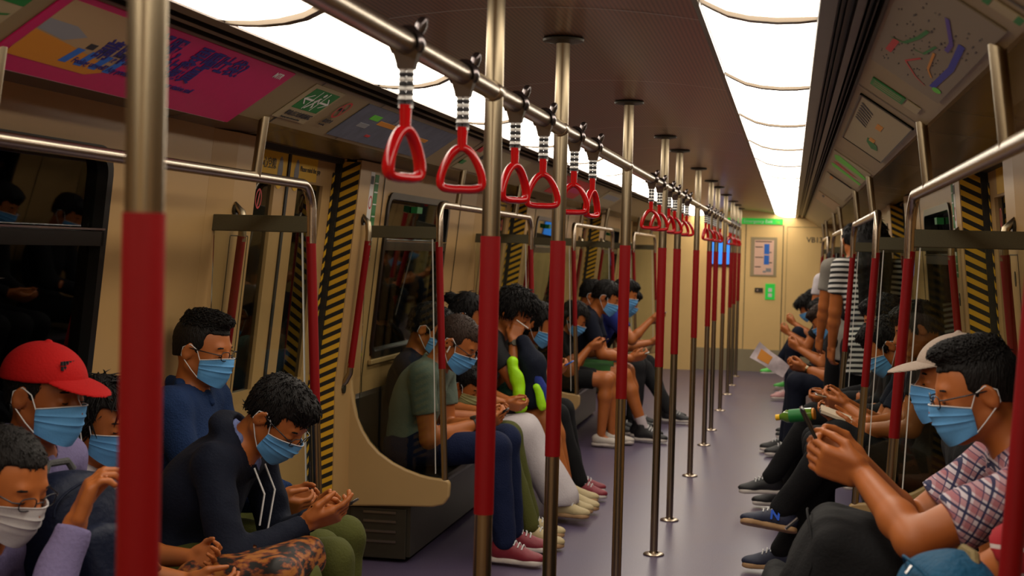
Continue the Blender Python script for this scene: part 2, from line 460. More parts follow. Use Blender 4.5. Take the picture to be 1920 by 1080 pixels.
# doors
dn_i = 0
DR = .062
_slab, _ring, _wx = slab_mb, ring, wx
def slab_mb(s, y0, y1, z0, z1, a, b, mb=None): return _slab(s, y0, y1, z0, z1, a - DR, b - DR, mb)
def ring(s, y0, y1, z0, z1, r, w, a, b, mb=None): return _ring(s, y0, y1, z0, z1, r, w, a - DR, b - DR, mb)
def wx(z): return _wx(z) + DR
for s in (-1, 1):
    for k in range(-1, 4):
        y = B0 + PER * k; dn_i += 1
        d0, d1 = y + 2.83, y + 4.14
        if d0 < YN or d1 > YF: continue
        dc = (d0 + d1) / 2
        d = tag(empty('door_%d' % dn_i), kind='structure')
        for a, b, e in ((d0, dc - .012, 0), (dc + .012, d1, 1)):
            # leaf with a rounded window opening
            q0, q1 = (a + .17, b - .13) if e == 0 else (a + .13, b - .17)
            o = [(a, .02), (b, .02), (b, 1.98), (a, 1.98)]
            z0, z1 = .95, 1.85
            lf = MB()
            for (ya, yb, za, zb) in ((a, q0, .02, 1.98), (q1, b, .02, 1.98), (q0, q1, .02, z0), (q0, q1, z1, 1.98)):
                slab_mb(s, ya, yb, za, zb, -.06, -.035, lf)
            leaf = lf.build('door_leaf', 'cream_panel', d, smooth=False)
            ring(s, q0 - .012, q1 + .012, z0 - .012, z1 + .012, .07, .022, -.045, -.028).build('window_gasket', 'black', leaf)
            slab_mb(s, q0, q1, z0, z1, -.055, -.050).build('door_pane', 'window_glass', leaf, smooth=False)
            # recessed finger grip
            gy = (b - .075) if e == 0 else (a + .055)
            ring(s, gy, gy + .035, 1.02, 1.22, .015, .006, -.034, -.030).build('finger_grip', 'dark_steel', leaf)
            slab_mb(s, a + .01 if e else b - .36, (a + .36) if e else b - .01, 1.86, 1.965, -.034, -.0325).build('yellow_sticker', 'yellow', leaf, smooth=False)
            # the little bulge of the sticker with a hand symbol under it
            gy2 = (b - .09) if e == 0 else (a + .09)
            mb = MB()
            pts = [(gy2 + .048 * math.cos(t), 1.86 + .05 * math.sin(t)) for t in np.linspace(math.pi, 2 * math.pi, 12)]
            mb.add([(s * (wx(z) + .0335), yy, z) for yy, z in pts] + [(s * (wx(z) + .0325), yy, z) for yy, z in pts], [tuple(range(12)), tuple(range(23, 11, -1))])
            mb.build('sticker_bulge', 'yellow', leaf, smooth=False)
            mb = MB()
            hand = [(-.03, 1.845), (-.03, 1.90), (-.012, 1.94), (.004, 1.95), (.022, 1.935), (.03, 1.89), (.02, 1.845), (.008, 1.85), (.0, 1.835), (-.01, 1.86), (-.018, 1.84)]
            hp = [(gy2 + h[0], h[1]) for h in hand]; n = len(hp)
            mb.add([(s * (wx(z) + .0325), yy, z) for yy, z in hp] + [(s * (wx(z) + .0315), yy, z) for yy, z in hp], [tuple(range(n)), tuple(range(2 * n - 1, n - 1, -1))])
            mb.build('hand_symbol', 'grey_print', leaf, smooth=False)
            # round warning label lower on the leaf
            mb = MB(); cy2 = (a + .30) if e else (b - .30)
            for r0, r1, dd in ((.034, .027, .0325),):
                P = [(cy2 + r * math.cos(t), 1.76 + r * 1.25 * math.sin(t)) for r in (r0, r1) for t in np.linspace(0, 2 * math.pi, 24, endpoint=False)]
                mb.add([(s * (wx(z) + dd), yy, z) for yy, z in P], [(i, (i + 1) % 24, 24 + (i + 1) % 24, 24 + i) for i in range(24)])
                mb.add([(s * (wx(1.76) + dd), cy2 + u, 1.76 + v) for u, v in ((-.02, -.03), (-.012, -.034), (.02, .03), (.012, .034))], [(0, 1, 2, 3)])
            mb.build('warning_ring', 'red_print', leaf, smooth=False)
        mb = MB(); slab_mb(s, dc - .013, dc + .013, .02, 1.98, -.062, -.028, mb)
        mb.build('centre_rubber', 'black', d, smooth=False)
        # jamb: rubber strip, thin striped leaf edge, wide hazard stripe on the return face
        for yy, e in ((d0, -1), (d1, 1)):
            mb = MB(); _slab(s, min(yy, yy - e * .022), max(yy, yy - e * .022), .02, 1.99, -.10, -.068, mb); mb.build('jamb_rubber', 'black', d, smooth=False)
            mb = MB(); _slab(s, min(yy - e * .004, yy - e * .001), max(yy - e * .004, yy - e * .001), .30, 1.975, -.066, .020, mb); mb.build('hazard_strip', 'hazard' if s < 0 else 'hazard_right', d, smooth=False)
            mb = MB(); slab_mb(s, min(yy - e * .024, yy - e * .052), max(yy - e * .024, yy - e * .052), .35, 1.92, -.034, -.031, mb); mb.build('hazard_edge', 'hazard_thin', d, smooth=False)
        mb = MB(); slab_mb(s, d0, d1, 1.965, 1.995, -.06, .0, mb); mb.build('door_head_rubber', 'black', d, smooth=False)
        slab_mb(s, d0 - .02, d1 + .02, 0, .02, -.06, .05).build('threshold', 'dark_steel', d, smooth=False)
        if k >= 0:
            lv = d.children[0]
            # lettering (mirrored reading direction on the two sides)
            if s < 0:
                text_mesh('sticker_text', 'Please mind the gap', .034, (-wx(1.9) - .030, dc + .14, 1.90), (0, 1, 0), (.1, 0, 1), 'ink', d.children[1] if len(d.children) > 1 else d)
                text_mesh('sticker_text', '小心空隙', .05, (-wx(1.9) - .030, dc - .36, 1.895), (0, 1, 0), (.1, 0, 1), 'ink', d.children[0])
            else:
                text_mesh('sticker_text', 'Please mind the gap', .034, (wx(1.9) + .030, dc - .14, 1.90), (0, -1, 0), (-.1, 0, 1), 'ink', d.children[0])
slab_mb, ring, wx = _slab, _ring, _wx

# ceiling: centre perforated panel, lamp strips, vent strips, coves
cp = MB()
prof = [(x, CZ + .035 * (1 - (x / .42) ** 2)) for x in np.linspace(-.42, .42, 13)]
cp.ribbon(prof, YN, YF, .02)
ceil = st('ceiling', cp, 'perforated', angle=60)
sm = MB()
for yy in (.8, 2.15, 3.5, 5.0, 6.8, 8.15, 9.6, 11.2, 12.7, 14.2, 15.7, 17.2, 18.7):
    for (x0, z0), (x1, z1) in zip(prof[:-1], prof[1:]):
        sm.add([(x0, yy, z0 - .0015), (x1, yy, z1 - .0015), (x1, yy + .006, z1 - .0015), (x0, yy + .006, z0 - .0015)], [(0, 1, 2, 3)])
sm.build('panel_seam', 'white', ceil, smooth=False)
for s, side in ((-1, 'left'), (1, 'right')):
    t1 = MB()
    t1.prism([(s * .42, CZ - .004), (s * .435, CZ - .010), (s * .435, CZ + .03), (s * .42, CZ + .03)], 1, YN, YF)
    t1.prism([(s * .700, 2.104), (s * .735, 2.100), (s * .735, 2.15), (s * .700, 2.15)], 1, YN, YF)
    t1.prism([(s * .775, 2.102), (s * .793, 2.100), (s * .793, 2.15), (s * .775, 2.15)], 1, YN, YF)
    st('trim_lamp_' + side, t1, 'trim_metal', smooth=False)
    vt = MB().box((min(s * .735, s * .835), YN, 2.135), (max(s * .735, s * .835), YF, 2.15))
    vent = st('trim_vent_' + side, vt, 'black_metal', smooth=False)
    sl = MB()
    for xx in (.745, .757, .803, .817):
        sl.box((min(s * xx, s * (xx + .003)), YN, 2.112), (max(s * xx, s * (xx + .003)), YF, 2.136))
    sl.box((min(s * .828, s * .836), YN, 2.100), (max(s * .828, s * .836), YF, 2.15))
    sl.build('vent_blade', 'dark_steel', vent, smooth=False)
    # cove panel, lower lip, return and bulkhead towards the wall
    cv = MB()
    cv.prism([(s * .836, 2.105), (s * 1.03, 1.975), (s * 1.035, 1.972), (s * 1.045, 1.985), (s * .85, 2.125)], 1, YN, YF)
    cv.prism([(s * 1.035, 1.982), (s * 1.06, 1.985), (s * 1.075, 2.03), (s * 1.42, 2.03), (s * 1.42, 2.05), (s * 1.05, 2.05)], 1, YN, YF)
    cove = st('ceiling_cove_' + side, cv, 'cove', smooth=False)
    bh = MB()
    bh.prism([(s * 1.075, 2.026), (s * 1.25, 2.010), (s * 1.405, 1.985), (s * 1.405, 2.03), (s * 1.075, 2.032)], 1, YN, YF)
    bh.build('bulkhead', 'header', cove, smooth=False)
    sm = MB()
    for k in range(-1, 5):
        y = B0 + PER * k
        for yy in (y + .02, y + 2.02, y - 1.9 + .2):
            if YN < yy < YF:
                sm.add([(s * .838, yy, 2.1015), (s * 1.03, yy, 1.9725), (s * 1.03, yy + .012, 1.9725), (s * .838, yy + .012, 2.1015)], [(0, 1, 2, 3)])
                sm.add([(s * 1.08, yy, 2.0245), (s * 1.40, yy, 1.984), (s * 1.40, yy + .008, 1.984), (s * 1.08, yy + .008, 2.0245)], [(0, 1, 2, 3)])
    sm.build('cove_seam', 'dark_steel', cove, smooth=False)
    # upper closing plate so the carriage is light-tight
    st('ceiling_void_' + side, MB().box((min(s * .40, s * 1.56), YN, 2.19), (max(s * .40, s * 1.56), YF, 2.2)), 'black_metal', smooth=False)

# lamp diffusers
M['lamp'] = emis('lit_diffuser', (1.0, .90, .76), LAMP_STRENGTH)
def lamp_profile(s, e):
    pts = [(.437, 2.150), (.462, 2.137), (.50, 2.119), (.55, 2.108), (.61, 2.103), (.66, 2.104), (.698, 2.108)]
    return [(s * x, z) for x, z in pts]
LP, L0 = 1.305, 3.26 - 1.305 * 4
li = 0
for s, side in ((1, 'right'), (-1, 'left')):
    n = 0
    k = 0
    protos = None
    while L0 + LP * k < YF - .05:
        y0, y1 = L0 + LP * k + .018, min(L0 + LP * (k + 1) - .018, YF)
        k += 1
        if y1 < YN: continue
        if y1 < .5 or y1 - y0 < .2: 
            continue
        n += 1
        lr = root('ceiling_lamp', 'bright diffuser panel, %s from the camera in the %s row of ceiling lamps' % (ORD[n - 1], side), 'lamp', 'ceiling lamps of the %s row' % side)
        pf = lamp_profile(s, 0)
        mb = MB(); N = len(pf); rows = []
        ys = [y0, y0 + .012, y0 + .05, (y0 + y1) / 2, y1 - .05, y1 - .012, y1]
        dz = [.022, .010, 0, 0, 0, .010, .022]
        for yy, d in zip(ys, dz): rows += [(x, yy, z + d * (0.3 if i in (0, N - 1) else 1)) for i, (x, z) in enumerate(pf)]
        mb.add(rows, [(r * N + i, r * N + i + 1, (r + 1) * N + i + 1, (r + 1) * N + i) for r in range(len(ys) - 1) for i in range(N - 1)])
        mb.build('diffuser', 'lamp', lr, angle=80)
        fb = MB(); fb.ribbon([(x, z - .004) for x, z in pf], y1 - .008, y1 + .030, .020)
        fb.build('frame_bar', 'diffuser_frame', lr)

# ------------------------------------------------------------------ poles
def pole_parts(rt, y, bot=0.):
    r = .0215
    MB().tube([(0, y, .012), (0, y, CZ + .028)], r - .001, 20).build('pole_tube', 'steel', rt)
    MB().tube([(0, y, .985), (0, y, 1.605)], r + .0008, 20).build('red_sleeve', 'red', rt)
    MB().lathe((0, y, .001), [(.055, 0), (.055, .005), (.048, .010), (.026, .013), (.024, .02)], 24).build('floor_flange', 'steel_rail', rt)
    MB().lathe((0, y, CZ + .018), [(.024, 0), (.058, .006), (.060, .012), (.055, .016)], 24).build('ceiling_flange', 'dark_steel', rt)
p0 = None
for i, y in enumerate(POLES):
    lab = 'steel floor-to-ceiling pole with red middle, %s from the camera down the aisle' % ORD[i]
    if p0 is None:
        p0 = root('grab_pole', lab, 'pole', 'aisle poles'); p0.location = (0, y, 0); pole_parts(p0, 0)
    else:
        clone(p0, lab, None, dy=y - POLES[0])

# overhead rail
rr = root('overhead_rail', 'long round steel rail running overhead from pole to pole', 'rail')
ys = [YN] + POLES + [YF]
RZ = 1.925
MB().tube([(0, YN, RZ), (0, POLES[-1], RZ)], .0205, 20).build('rail_tube', 'steel_rail', rr)
for y in POLES:
    MB().tube([(0, y - .034, RZ), (0, y - .022, RZ), (0, y + .022, RZ), (0, y + .034, RZ)], [.0215, .0235, .0235, .0215], 20).build('pole_socket', 'steel_rail', rr)

# strap handles
def strap(rt, twist):
    # clamp over the rail
    c = MB()
    c.tube([(0, .0 + .021 * math.cos(a), RZ + .021 * math.sin(a)) if False else (.0250 * math.cos(a), 0, RZ + .0250 * math.sin(a)) for a in np.linspace(-.6, math.pi + .6, 16)], .0075, 8, flat=1.9)
    c.tube([(.021, 0, RZ + .020), (.025, 0, RZ + .032), (.026, 0, RZ + .041), (.0255, 0, RZ + .045)], [.009, .010, .009, .005], 10, flat=1.0)
    c.add([(-.024, -.013, RZ - .010), (.024, -.013, RZ - .010), (.024, .013, RZ - .010), (-.024, .013, RZ - .010),
           (-.017, -.010, RZ - .034), (.017, -.010, RZ - .034), (.017, .010, RZ - .034), (-.017, .010, RZ - .034),
           (-.015, -.009, RZ - .044), (.015, -.009, RZ - .044), (.015, .009, RZ - .044), (-.015, .009, RZ - .044)],
          [(0, 1, 5, 4), (1, 2, 6, 5), (2, 3, 7, 6), (3, 0, 4, 7), (4, 5, 9, 8), (5, 6, 10, 9), (6, 7, 11, 10), (7, 4, 8, 11), (8, 9, 10, 11), (3, 2, 1, 0)])
    c.build('clamp', 'dark_chrome', rt)
    w = MB()
    zt, zb = RZ - .042, RZ - .110
    for q in (-1, 1):
        n = 24
        w.tube([(q * .0065, 0, zt + (zb - zt) * i / n) for i in range(n + 1)], [.0068 + .0010 * math.sin(i * math.pi * 2 / 3) for i in range(n + 1)], 10)
    ww = w.build('webbing', 'rope', rt)
    # handle: rounded triangle ring
    h = MB()
    top = RZ - .150
    def rot(x, y): return (x * math.cos(twist) - y * math.sin(twist), x * math.sin(twist) + y * math.cos(twist))
    pts = []
    ctrl = [(0, top + .004), (.018, top - .006), (.034, top - .032), (.0425, top - .060), (.038, top - .076), (.018, top - .080), (0, top - .080), (-.018, top - .080), (-.038, top - .076), (-.0425, top - .060), (-.034, top - .032), (-.018, top - .006)]
    N = len(ctrl)
    for i in range(N):
        p0_, p1, p2, p3 = [Vector(ctrl[(i + j) % N]) for j in (-1, 0, 1, 2)]
        for t in (0, .25, .5, .75):
            q = .5 * ((2 * p1) + (p2 - p0_) * t + (2 * p0_ - 5 * p1 + 4 * p2 - p3) * t * t + (3 * p1 - p0_ - 3 * p2 + p3) * t ** 3)
            pts.append((*rot(q.x, 0), q.y))
    # closed sweep
    n = 12; vs = []; Np = len(pts)
    side = Vector((*rot(0, 1), 0))
    for i in range(Np):
        T = (Vector(pts[(i + 1) % Np]) - Vector(pts[i - 1])).normalized(); nn = T.cross(side)
        for k in range(n):
            a = 2 * math.pi * k / n
            vs.append(Vector(pts[i]) + nn * .0085 * math.cos(a) + side * .012 * math.sin(a))
    fs = [(i * n + k, i * n + (k + 1) % n, ((i + 1) % Np) * n + (k + 1) % n, ((i + 1) % Np) * n + k) for i in range(Np) for k in range(n)]
    h.add(vs, fs)
    nk = [(-.017, 0), (.017, 0)]
    h.tube([(0, 0, RZ - .105), (0, 0, RZ - .125), (0, 0, top - .002)], [.0165, .0155, .014], 14, flat=.62)
    h.build('handle', 'red_gloss', rt, angle=70)
M['dark_chrome'] = pm('dark_chrome', (.13, .11, .11), .2, .9)
TW = [1.15, .35, 1.0, .45, .25, 1.25, .2, .3, .8, .25, .4, .2]
si = 0
sp = {}
for k in range(4):
    for j, off in enumerate((2.36, 2.79, 3.345, 3.74, 4.29, 4.70)):
        y = off + PER * k - (.03 if k else 0)
        tw = TW[(si) % 12]
        note = {0: 'twisted side-on, nearest the camera', 1: 'turned flat to view, beside the nearest one', 2: 'twisted, just beyond the second aisle pole',
                3: 'flat to view, just before the third aisle pole', 4: 'flat, just beyond the third aisle pole', 5: 'twisted, before the red ceiling poster'}.get(si)
        lab = 'red triangular strap handle, ' + (note or '%s from the camera along the overhead rail' % ORD[si])
        key = tw
        if key not in sp:
            t = root('strap_handle', lab, 'strap handle', 'hanging strap handles'); strap(t, tw); t.location.y = y; sp[key] = t
        else:
            clone(sp[key], lab, None, dy=y - sp[key].location.y)
        si += 1

# ------------------------------------------------------------------ bench-side rails, screens, benches
def frame_rail(s, y0, y1, lab):
    t = root('bench_handrail', lab, 'handrail', 'handrails along the benches')
    R = .0165
    def post(y):
        return [(s * .985, y, .425), (s * 1.044, y, 1.60)]
    zt, xt = 1.79, 1.05
    def bend(y, e):
        pts = []
        for a in np.linspace(0, math.pi / 2, 8):
            pts.append((s * (1.044 + (xt - 1.044) * math.sin(a)), y + e * .085 * (1 - math.cos(a)), zt - .085 + .085 * math.sin(a)))
        return pts
    p = [(s * 1.0425, y0, 1.58)] + bend(y0, 1) + list(reversed(bend(y1, -1))) + [(s * 1.0425, y1, 1.58)]
    MB().tube(p, R + .0015, 18).build('top_tube', 'steel_rail', t)
    for y in (y0, y1):
        a, b = post(y)
        m = .985; A = Vector(a); Bv = Vector(b)
        def at(z): return A + (Bv - A) * ((z - A.z) / (Bv.z - A.z))
        MB().tube([at(.43), at(.99)], R, 16).build('lower_tube', 'steel', t)
        MB().tube([at(.98), at(1.605)], R + .0015, 16).build('red_sleeve', 'red', t)
    L = y1 - y0
    for yy in (y0 + .40, y0 + L - .54):
        MB().tube([(s * 1.048, yy, zt), (s * 1.022, yy, 1.985)], .0165, 16).build('hanger', 'steel', t)
    return t
def screen(s, y, face, lab):
    """partition at a bench end: curved cream panel, glass and grey top band"""
    t = root('draught_screen', lab, 'screen', 'screens at the bench ends')
    out = [(1.50, .275), (1.47, .275), (1.30, .285), (1.04, .295), (.985, .31), (.958, .35), (.955, .415), (.965, .432), (1.00, .437), (1.06, .442), (1.11, .452), (1.18, .474), (1.25, .505),
           (1.32, .55), (1.37, .60), (1.41, .66), (1.44, .73), (1.455, .79), (1.47, .86), (1.478, .93), (1.50, .95)]
    mb = MB().prism([(s * x, z) for x, z in out], 1, y - .018, y + .018)
    mb.build('curved_panel', 'cream', t, bevel=.010, angle=50)
    # glass above the panel
    g = [(1.435, .72), (1.40, .65), (1.35, .585), (1.28, .53), (1.2, .487), (1.10, .455), (1.015, .445), (1.063, 1.63), (1.415, 1.63)]
    MB().prism([(s * x, z) for x, z in g], 1, y - .004, y + .004).build('glass_pane', 'glass', t, smooth=False)
    MB().prism([(s * 1.030, .46), (s * 1.034, .46), (s * 1.079, 1.62), (s * 1.075, 1.62)], 1, y - .0045, y + .0045).build('polished_edge', 'white', t, smooth=False)
    MB().box((min(s * 1.055, s * 1.424), y - .012, 1.618), (max(s * 1.055, s * 1.424), y + .012, 1.678)).build('top_band', 'band', t, smooth=False, bevel=.004)
    return t
def bench(s, y0, y1, lab):
    t = root('bench', lab, 'bench', 'long benches against the walls')
    y0 += .02; y1 -= .02
    seat = [(1.03, .40), (1.03, .425), (1.06, .435), (1.30, .415), (1.42, .405), (1.46, .44), (1.48, .80), (1.495, .82), (1.50, .82), (1.50, .37), (1.05, .37)]
    MB().prism([(s * x, z) for x, z in seat], 1, y0, y1).build('seat_shell', 'seat_steel', t, bevel=.006)
    hb = MB().box((min(s * 1.16, s * 1.49), y0, .03), (max(s * 1.16, s * 1.49), y1, .37))
    hb.build('heater_box', 'dark_steel', t, smooth=False)
    # slotted end cover of the box
    for (yy, e) in ((y0, -1), (y1, 1)):
        MB().box((min(s * 1.18, s * 1.47), min(yy + e * .012, yy + e * .001), .02), (max(s * 1.18, s * 1.47), max(yy + e * .012, yy + e * .001), .27)).build('end_cover', 'dark_steel', t, smooth=False, bevel=.004)
        sl = MB()
        for z in (.10, .15, .20, .245):
            sl.box((min(s * 1.23, s * 1.40), min(yy + e * .02, yy + e * .012), z), (max(s * 1.23, s * 1.40), max(yy + e * .02, yy + e * .012), z + .012))
        sl.build('slot', 'seat_steel', t, smooth=False)
    return t
def grab(s, y, lab):
    t = root('door_grab_handle', lab, 'grab handle', 'grab handles beside the doors')
    def X(z): return s * (1.535 - .12 * (z - .8))
    i = .075
    top = [(X(1.70) , y, 1.70), (X(1.70) - s * .035, y, 1.715), (X(1.66) - s * .065, y, 1.69), (X(1.62) - s * i, y, 1.64), (X(1.6) - s * i, y, 1.58)]
    bot = [(X(.98) - s * i, y, 1.0), (X(.95) - s * i, y, .95), (X(.9) - s * .06, y, .91), (X(.89) - s * .035, y, .885), (X(.88), y, .875)]
    MB().tube(top, .0155, 14).build('upper_bend', 'steel', t)
    MB().tube([(X(1.6) - s * i, y, 1.60), (X(.98) - s * i, y, .98)], .0165, 14).build('red_sleeve', 'red', t)
    MB().tube(bot, .0155, 14).build('lower_bend', 'steel', t)
    for z in (1.70, .875):
        MB().tube([(s * (wx(z) - PD), y, z), (s * (wx(z) - PD - .010), y, z)], .024, 14).build('wall_rosette', 'dark_steel', t)
for s, side in ((-1, 'left'), (1, 'right')):
    for k in range(4):
        y0 = B0 + PER * k; y1 = y0 + BL
        frame_rail(s, y0, y1, 'steel handrail with red posts above the %s bench on the %s side' % (ORD[k], side))
        if k == 0:
            screen(s, y1, 1, 'glass and cream screen at the far end of the first bench, %s side' % side)
            if s > 0: screen(s, y0, -1, 'glass and cream screen at the near end of the first bench, %s side' % side)
        else:
            screen(s, y0, -1, 'glass and cream screen at the near end of the %s bench, %s side' % (ORD[k], side))
            screen(s, y1, 1, 'glass and cream screen at the far end of the %s bench, %s side' % (ORD[k], side))
        bench(s, y0, y1, 'steel bench, %s from the camera on the %s side' % (ORD[k], side))
        grab(s, y1 + .14, 'red wall grab handle just beyond the %s bench on the %s side' % (ORD[k], side))
        if k: grab(s, y0 - .14, 'red wall grab handle just before the %s bench on the %s side' % (ORD[k], side))

# ------------------------------------------------------------------ posters and signs on the coves
def cove_pt(s, y, v):
    """v = 0 at the lower lip, 1 at the upper edge"""
    a = Vector((s * 1.028, y, 1.9745)); b = Vector((s * .840, y, 2.1010)); n = Vector((-s * .558, 0, -.830))
    return a + (b - a) * v, n
def cove_quad(s, y0, y1, v0, v1, lift=.003, mb=None):
    mb = mb or MB()
    vs = []
    for l in (lift, .0):
        for y, v in ((y0, v0), (y1, v0), (y1, v1), (y0, v1)):
            p, n = cove_pt(s, y, v); vs.append(p + n * l)
    return mb.add(vs, [(0, 1, 2, 3), (7, 6, 5, 4), (0, 4, 5, 1), (1, 5, 6, 2), (2, 6, 7, 3), (3, 7, 4, 0)])
def cove_poly(s, pts, lift, mb=None):
    mb = mb or MB(); n = len(pts)
    vs = [cove_pt(s, y, v)[0] + cove_pt(s, y, v)[1] * lift for y, v in pts]
    return mb.add(vs, [tuple(range(n))])
def cove_text(s, y, v, txt, size, mat, parent, lift=.0045, name='lettering', rev=False):
    p, n = cove_pt(s, y, v); p = p + n * lift
    ux = Vector((0, 1, 0)) if s < 0 else Vector((0, -1, 0))
    uy = (cove_pt(s, y, 1)[0] - cove_pt(s, y, 0)[0])
    text_mesh(name, txt, size, p, ux, uy, mat, parent, depth=.0003, bold=size * .018)
def ell_pts(cy, cv, ry, rv, n=28, a0=0, a1=2 * math.pi): return [(cy + ry * math.cos(t), cv + rv * math.sin(t)) for t in np.linspace(a0, a1, n, endpoint=False)]

# magenta poster, left cove over the first bench
pt = root('advertisement_poster', 'magenta poster with navy Chinese lettering on the left cove', 'poster')
cove_quad(-1, 2.76, 4.14, -.20, .97).build('poster_sheet', 'magenta', pt, smooth=False)
cove_quad(-1, 2.80, 3.24, .12, .90, .0036).build('picture_field', 'peach_print', pt, smooth=False)
cove_poly(-1, [(2.80, .02), (3.16, .0), (3.24, .12), (3.14, .24), (2.98, .34), (2.80, .42)], .0040).build('orange_field', 'orange_print', pt, smooth=False)
cove_poly(-1, [(2.80, .44), (2.93, .38), (3.0, .50), (2.92, .60), (2.80, .60)], .0041).build('grey_field', 'grey_print', pt, smooth=False)
for a in (3.0, 3.07, 3.14, 3.21): cove_poly(-1, [(a, .10), (a + .035, .10), (a + .050, .34), (a + .015, .34)], .0044).build('blue_stripe', 'blue_print', pt, smooth=False)
for a in (3.04, 3.11, 3.18):
    cove_quad(-1, a, a + .035, .36, .44, .0046).build('gate_mark', 'ink', pt, smooth=False)
cove_text(-1, 3.165, .60, '不舒服，要嘔吐袋?', .080, 'navy_ink', pt)
cove_text(-1, 3.09, .30, '請聯絡車站職員', .078, 'navy_ink', pt)
cove_text(-1, 3.05, .13, 'Feeling unwell? Any problem, please contact our station staff', .027, 'navy_ink', pt)
cove_text(-1, 4.02, .80, 'MTR', .032, 'white', pt)
MB().tube([tuple(cove_pt(-1, 2.76, -.20)[0]), tuple(cove_pt(-1, 4.12, -.20)[0])], .003, 6).build('poster_edge', 'white', pt)

# strip with station names just before the poster
ln = root('line_map', 'narrow green line map strip across the left cove, before the magenta poster', 'map')
cove_quad(-1, 2.60, 2.685, .0, 1.0, .0025).build('strip_sheet', 'pale_print', ln, smooth=False)
cove_quad(-1, 2.60, 2.685, .62, .99, .0032).build('green_block', 'green', ln, smooth=False)
mb = MB(); cove_poly(-1, [(2.615, .30), (2.63, .46), (2.675, .50), (2.67, .47), (2.64, .44), (2.67, .33), (2.66, .31), (2.635, .40)], .0034, mb)
mb.build('arrow_mark', 'green', ln, smooth=False)

# green exit-both-ways sign
ex = root('exit_sign', 'green running-figure exit sign with two arrows on the left cove', 'sign')
cove_quad(-1, 4.36, 4.66, .13, .93, .002).build('sign_sheet', 'pale_print', ex, smooth=False)
cove_quad(-1, 4.40, 4.64, .40, .86, .003).build('green_field', 'green', ex, smooth=False)
def arrow(y, v, e, h=.11, w=.045):
    mb = MB()
    cove_poly(-1, [(y + e * w, v), (y + e * .0, v + h), (y - e * .012, v + h), (y + e * w * .55, v + .02), (y - e * w, v + .02), (y - e * w, v - .02), (y + e * w * .55, v - .02), (y - e * .012, v - h), (y, v - h)], .0038, mb)
    return mb
arrow(4.445, .63, -1).build('arrow_mark', 'white', ex, smooth=False)
arrow(4.595, .63, 1).build('arrow_mark', 'white', ex, smooth=False)
fg = MB()
cove_poly(-1, ell_pts(4.528, .78, .010, .042, 12), .0039, fg)
for q in ([(4.50, .62), (4.525, .72), (4.535, .71), (4.51, .60)], [(4.515, .71), (4.53, .71), (4.52, .56), (4.505, .57)], [(4.505, .57), (4.52, .58), (4.495, .44), (4.485, .45)],
          [(4.515, .59), (4.525, .57), (4.545, .50), (4.535, .47)], [(4.525, .70), (4.55, .60), (4.545, .59), (4.52, .67)]):
    cove_poly(-1, q, .0039, fg)
cove_quad(-1, 4.479, 4.483, .42, .84, .0036, fg); cove_quad(-1, 4.556, 4.560, .42, .84, .0036, fg)
fg.build('running_figure', 'white', ex, smooth=False)
cove_text(-1, 4.41, .25, '緊急出口在車廂兩端', .026, 'ink', ex)
cove_text(-1, 4.41, .17, 'Emergency exits at both ends of train', .0115, 'ink', ex)

ns = root('warning_sign', 'round no-smoking style sticker between exit sign and blue poster', 'sign')
mb = MB(); cy, cvv = 4.80, .62
o = ell_pts(cy, cvv, .045, .20, 30); i_ = ell_pts(cy, cvv, .037, .165, 30)
mb.add([cove_pt(-1, *p)[0] + cove_pt(-1, *p)[1] * .003 for p in o + i_], [(k, (k + 1) % 30, 30 + (k + 1) % 30, 30 + k) for k in range(30)])
cove_poly(-1, [(cy - .03, cvv + .12), (cy - .025, cvv + .14), (cy + .03, cvv - .12), (cy + .025, cvv - .14)], .003, mb)
mb.build('prohibition_ring', 'red_print', ns, smooth=False)
cove_quad(-1, cy - .02, cy + .022, cvv - .03, cvv + .03, .0028).build('cigarette_mark', 'ink', ns, smooth=False)
cove_text(-1, 4.76, .30, '請勿飲食', .022, 'ink', ns); cove_text(-1, 4.76, .22, 'No smoking', .012, 'ink', ns)

def small_poster(s, y0, y1, base, lab, blocks, v0=.06, v1=.92):
    t = root('cove_poster', lab, 'poster')
    cove_quad(s, y0, y1, v0, v1, .003).build('poster_sheet', base, t, smooth=False)
    for (a, b, c, d, m) in blocks:
        cove_quad(s, y0 + (y1 - y0) * a, y0 + (y1 - y0) * b, v0 + (v1 - v0) * c, v0 + (v1 - v0) * d, .0042).build('print_block', m, t, smooth=False)
    return t
M['slate_print'] = pm('slate_print', (.10, .11, .15), .5, 0, 14, 0, .5)
t = small_poster(-1, 4.95, 6.35, 'slate_print', 'dark blue-grey poster with orange band on the left cove', [(.12, .20, .66, .80, 'lime_print'), (.22, .42, .58, .70, 'orange_print'), (.62, .78, .50, .60, 'orange_print'), (.25, .29, .2, .26, 'red_print'), (.10, .18, .40, .52, 'grey_print'), (.5, .58, .2, .24, 'grey_print')])
cove_text(-1, 5.4, .70, '預防貼士', .05, 'grey_print', t)
t = small_poster(-1, 6.9, 8.2, 'pale_print', 'cream poster with green and red mark on the left cove', [(.0, .07, .75, .95, 'red_print'), (.0, .06, .2, .35, 'green')])
cove_text(-1, 7.1, .55, '請握扶手', .05, 'ink', t)
small_poster(-1, 9.6, 10.9, 'red_print', 'deep red poster hanging from the left cove above the second door', [(.1, .9, .3, .7, 'magenta')])
small_poster(-1, 11.9, 13.0, 'pale_print', 'pale poster on the left cove over the third bench', [(.1, .9, .5, .8, 'grey_print')])
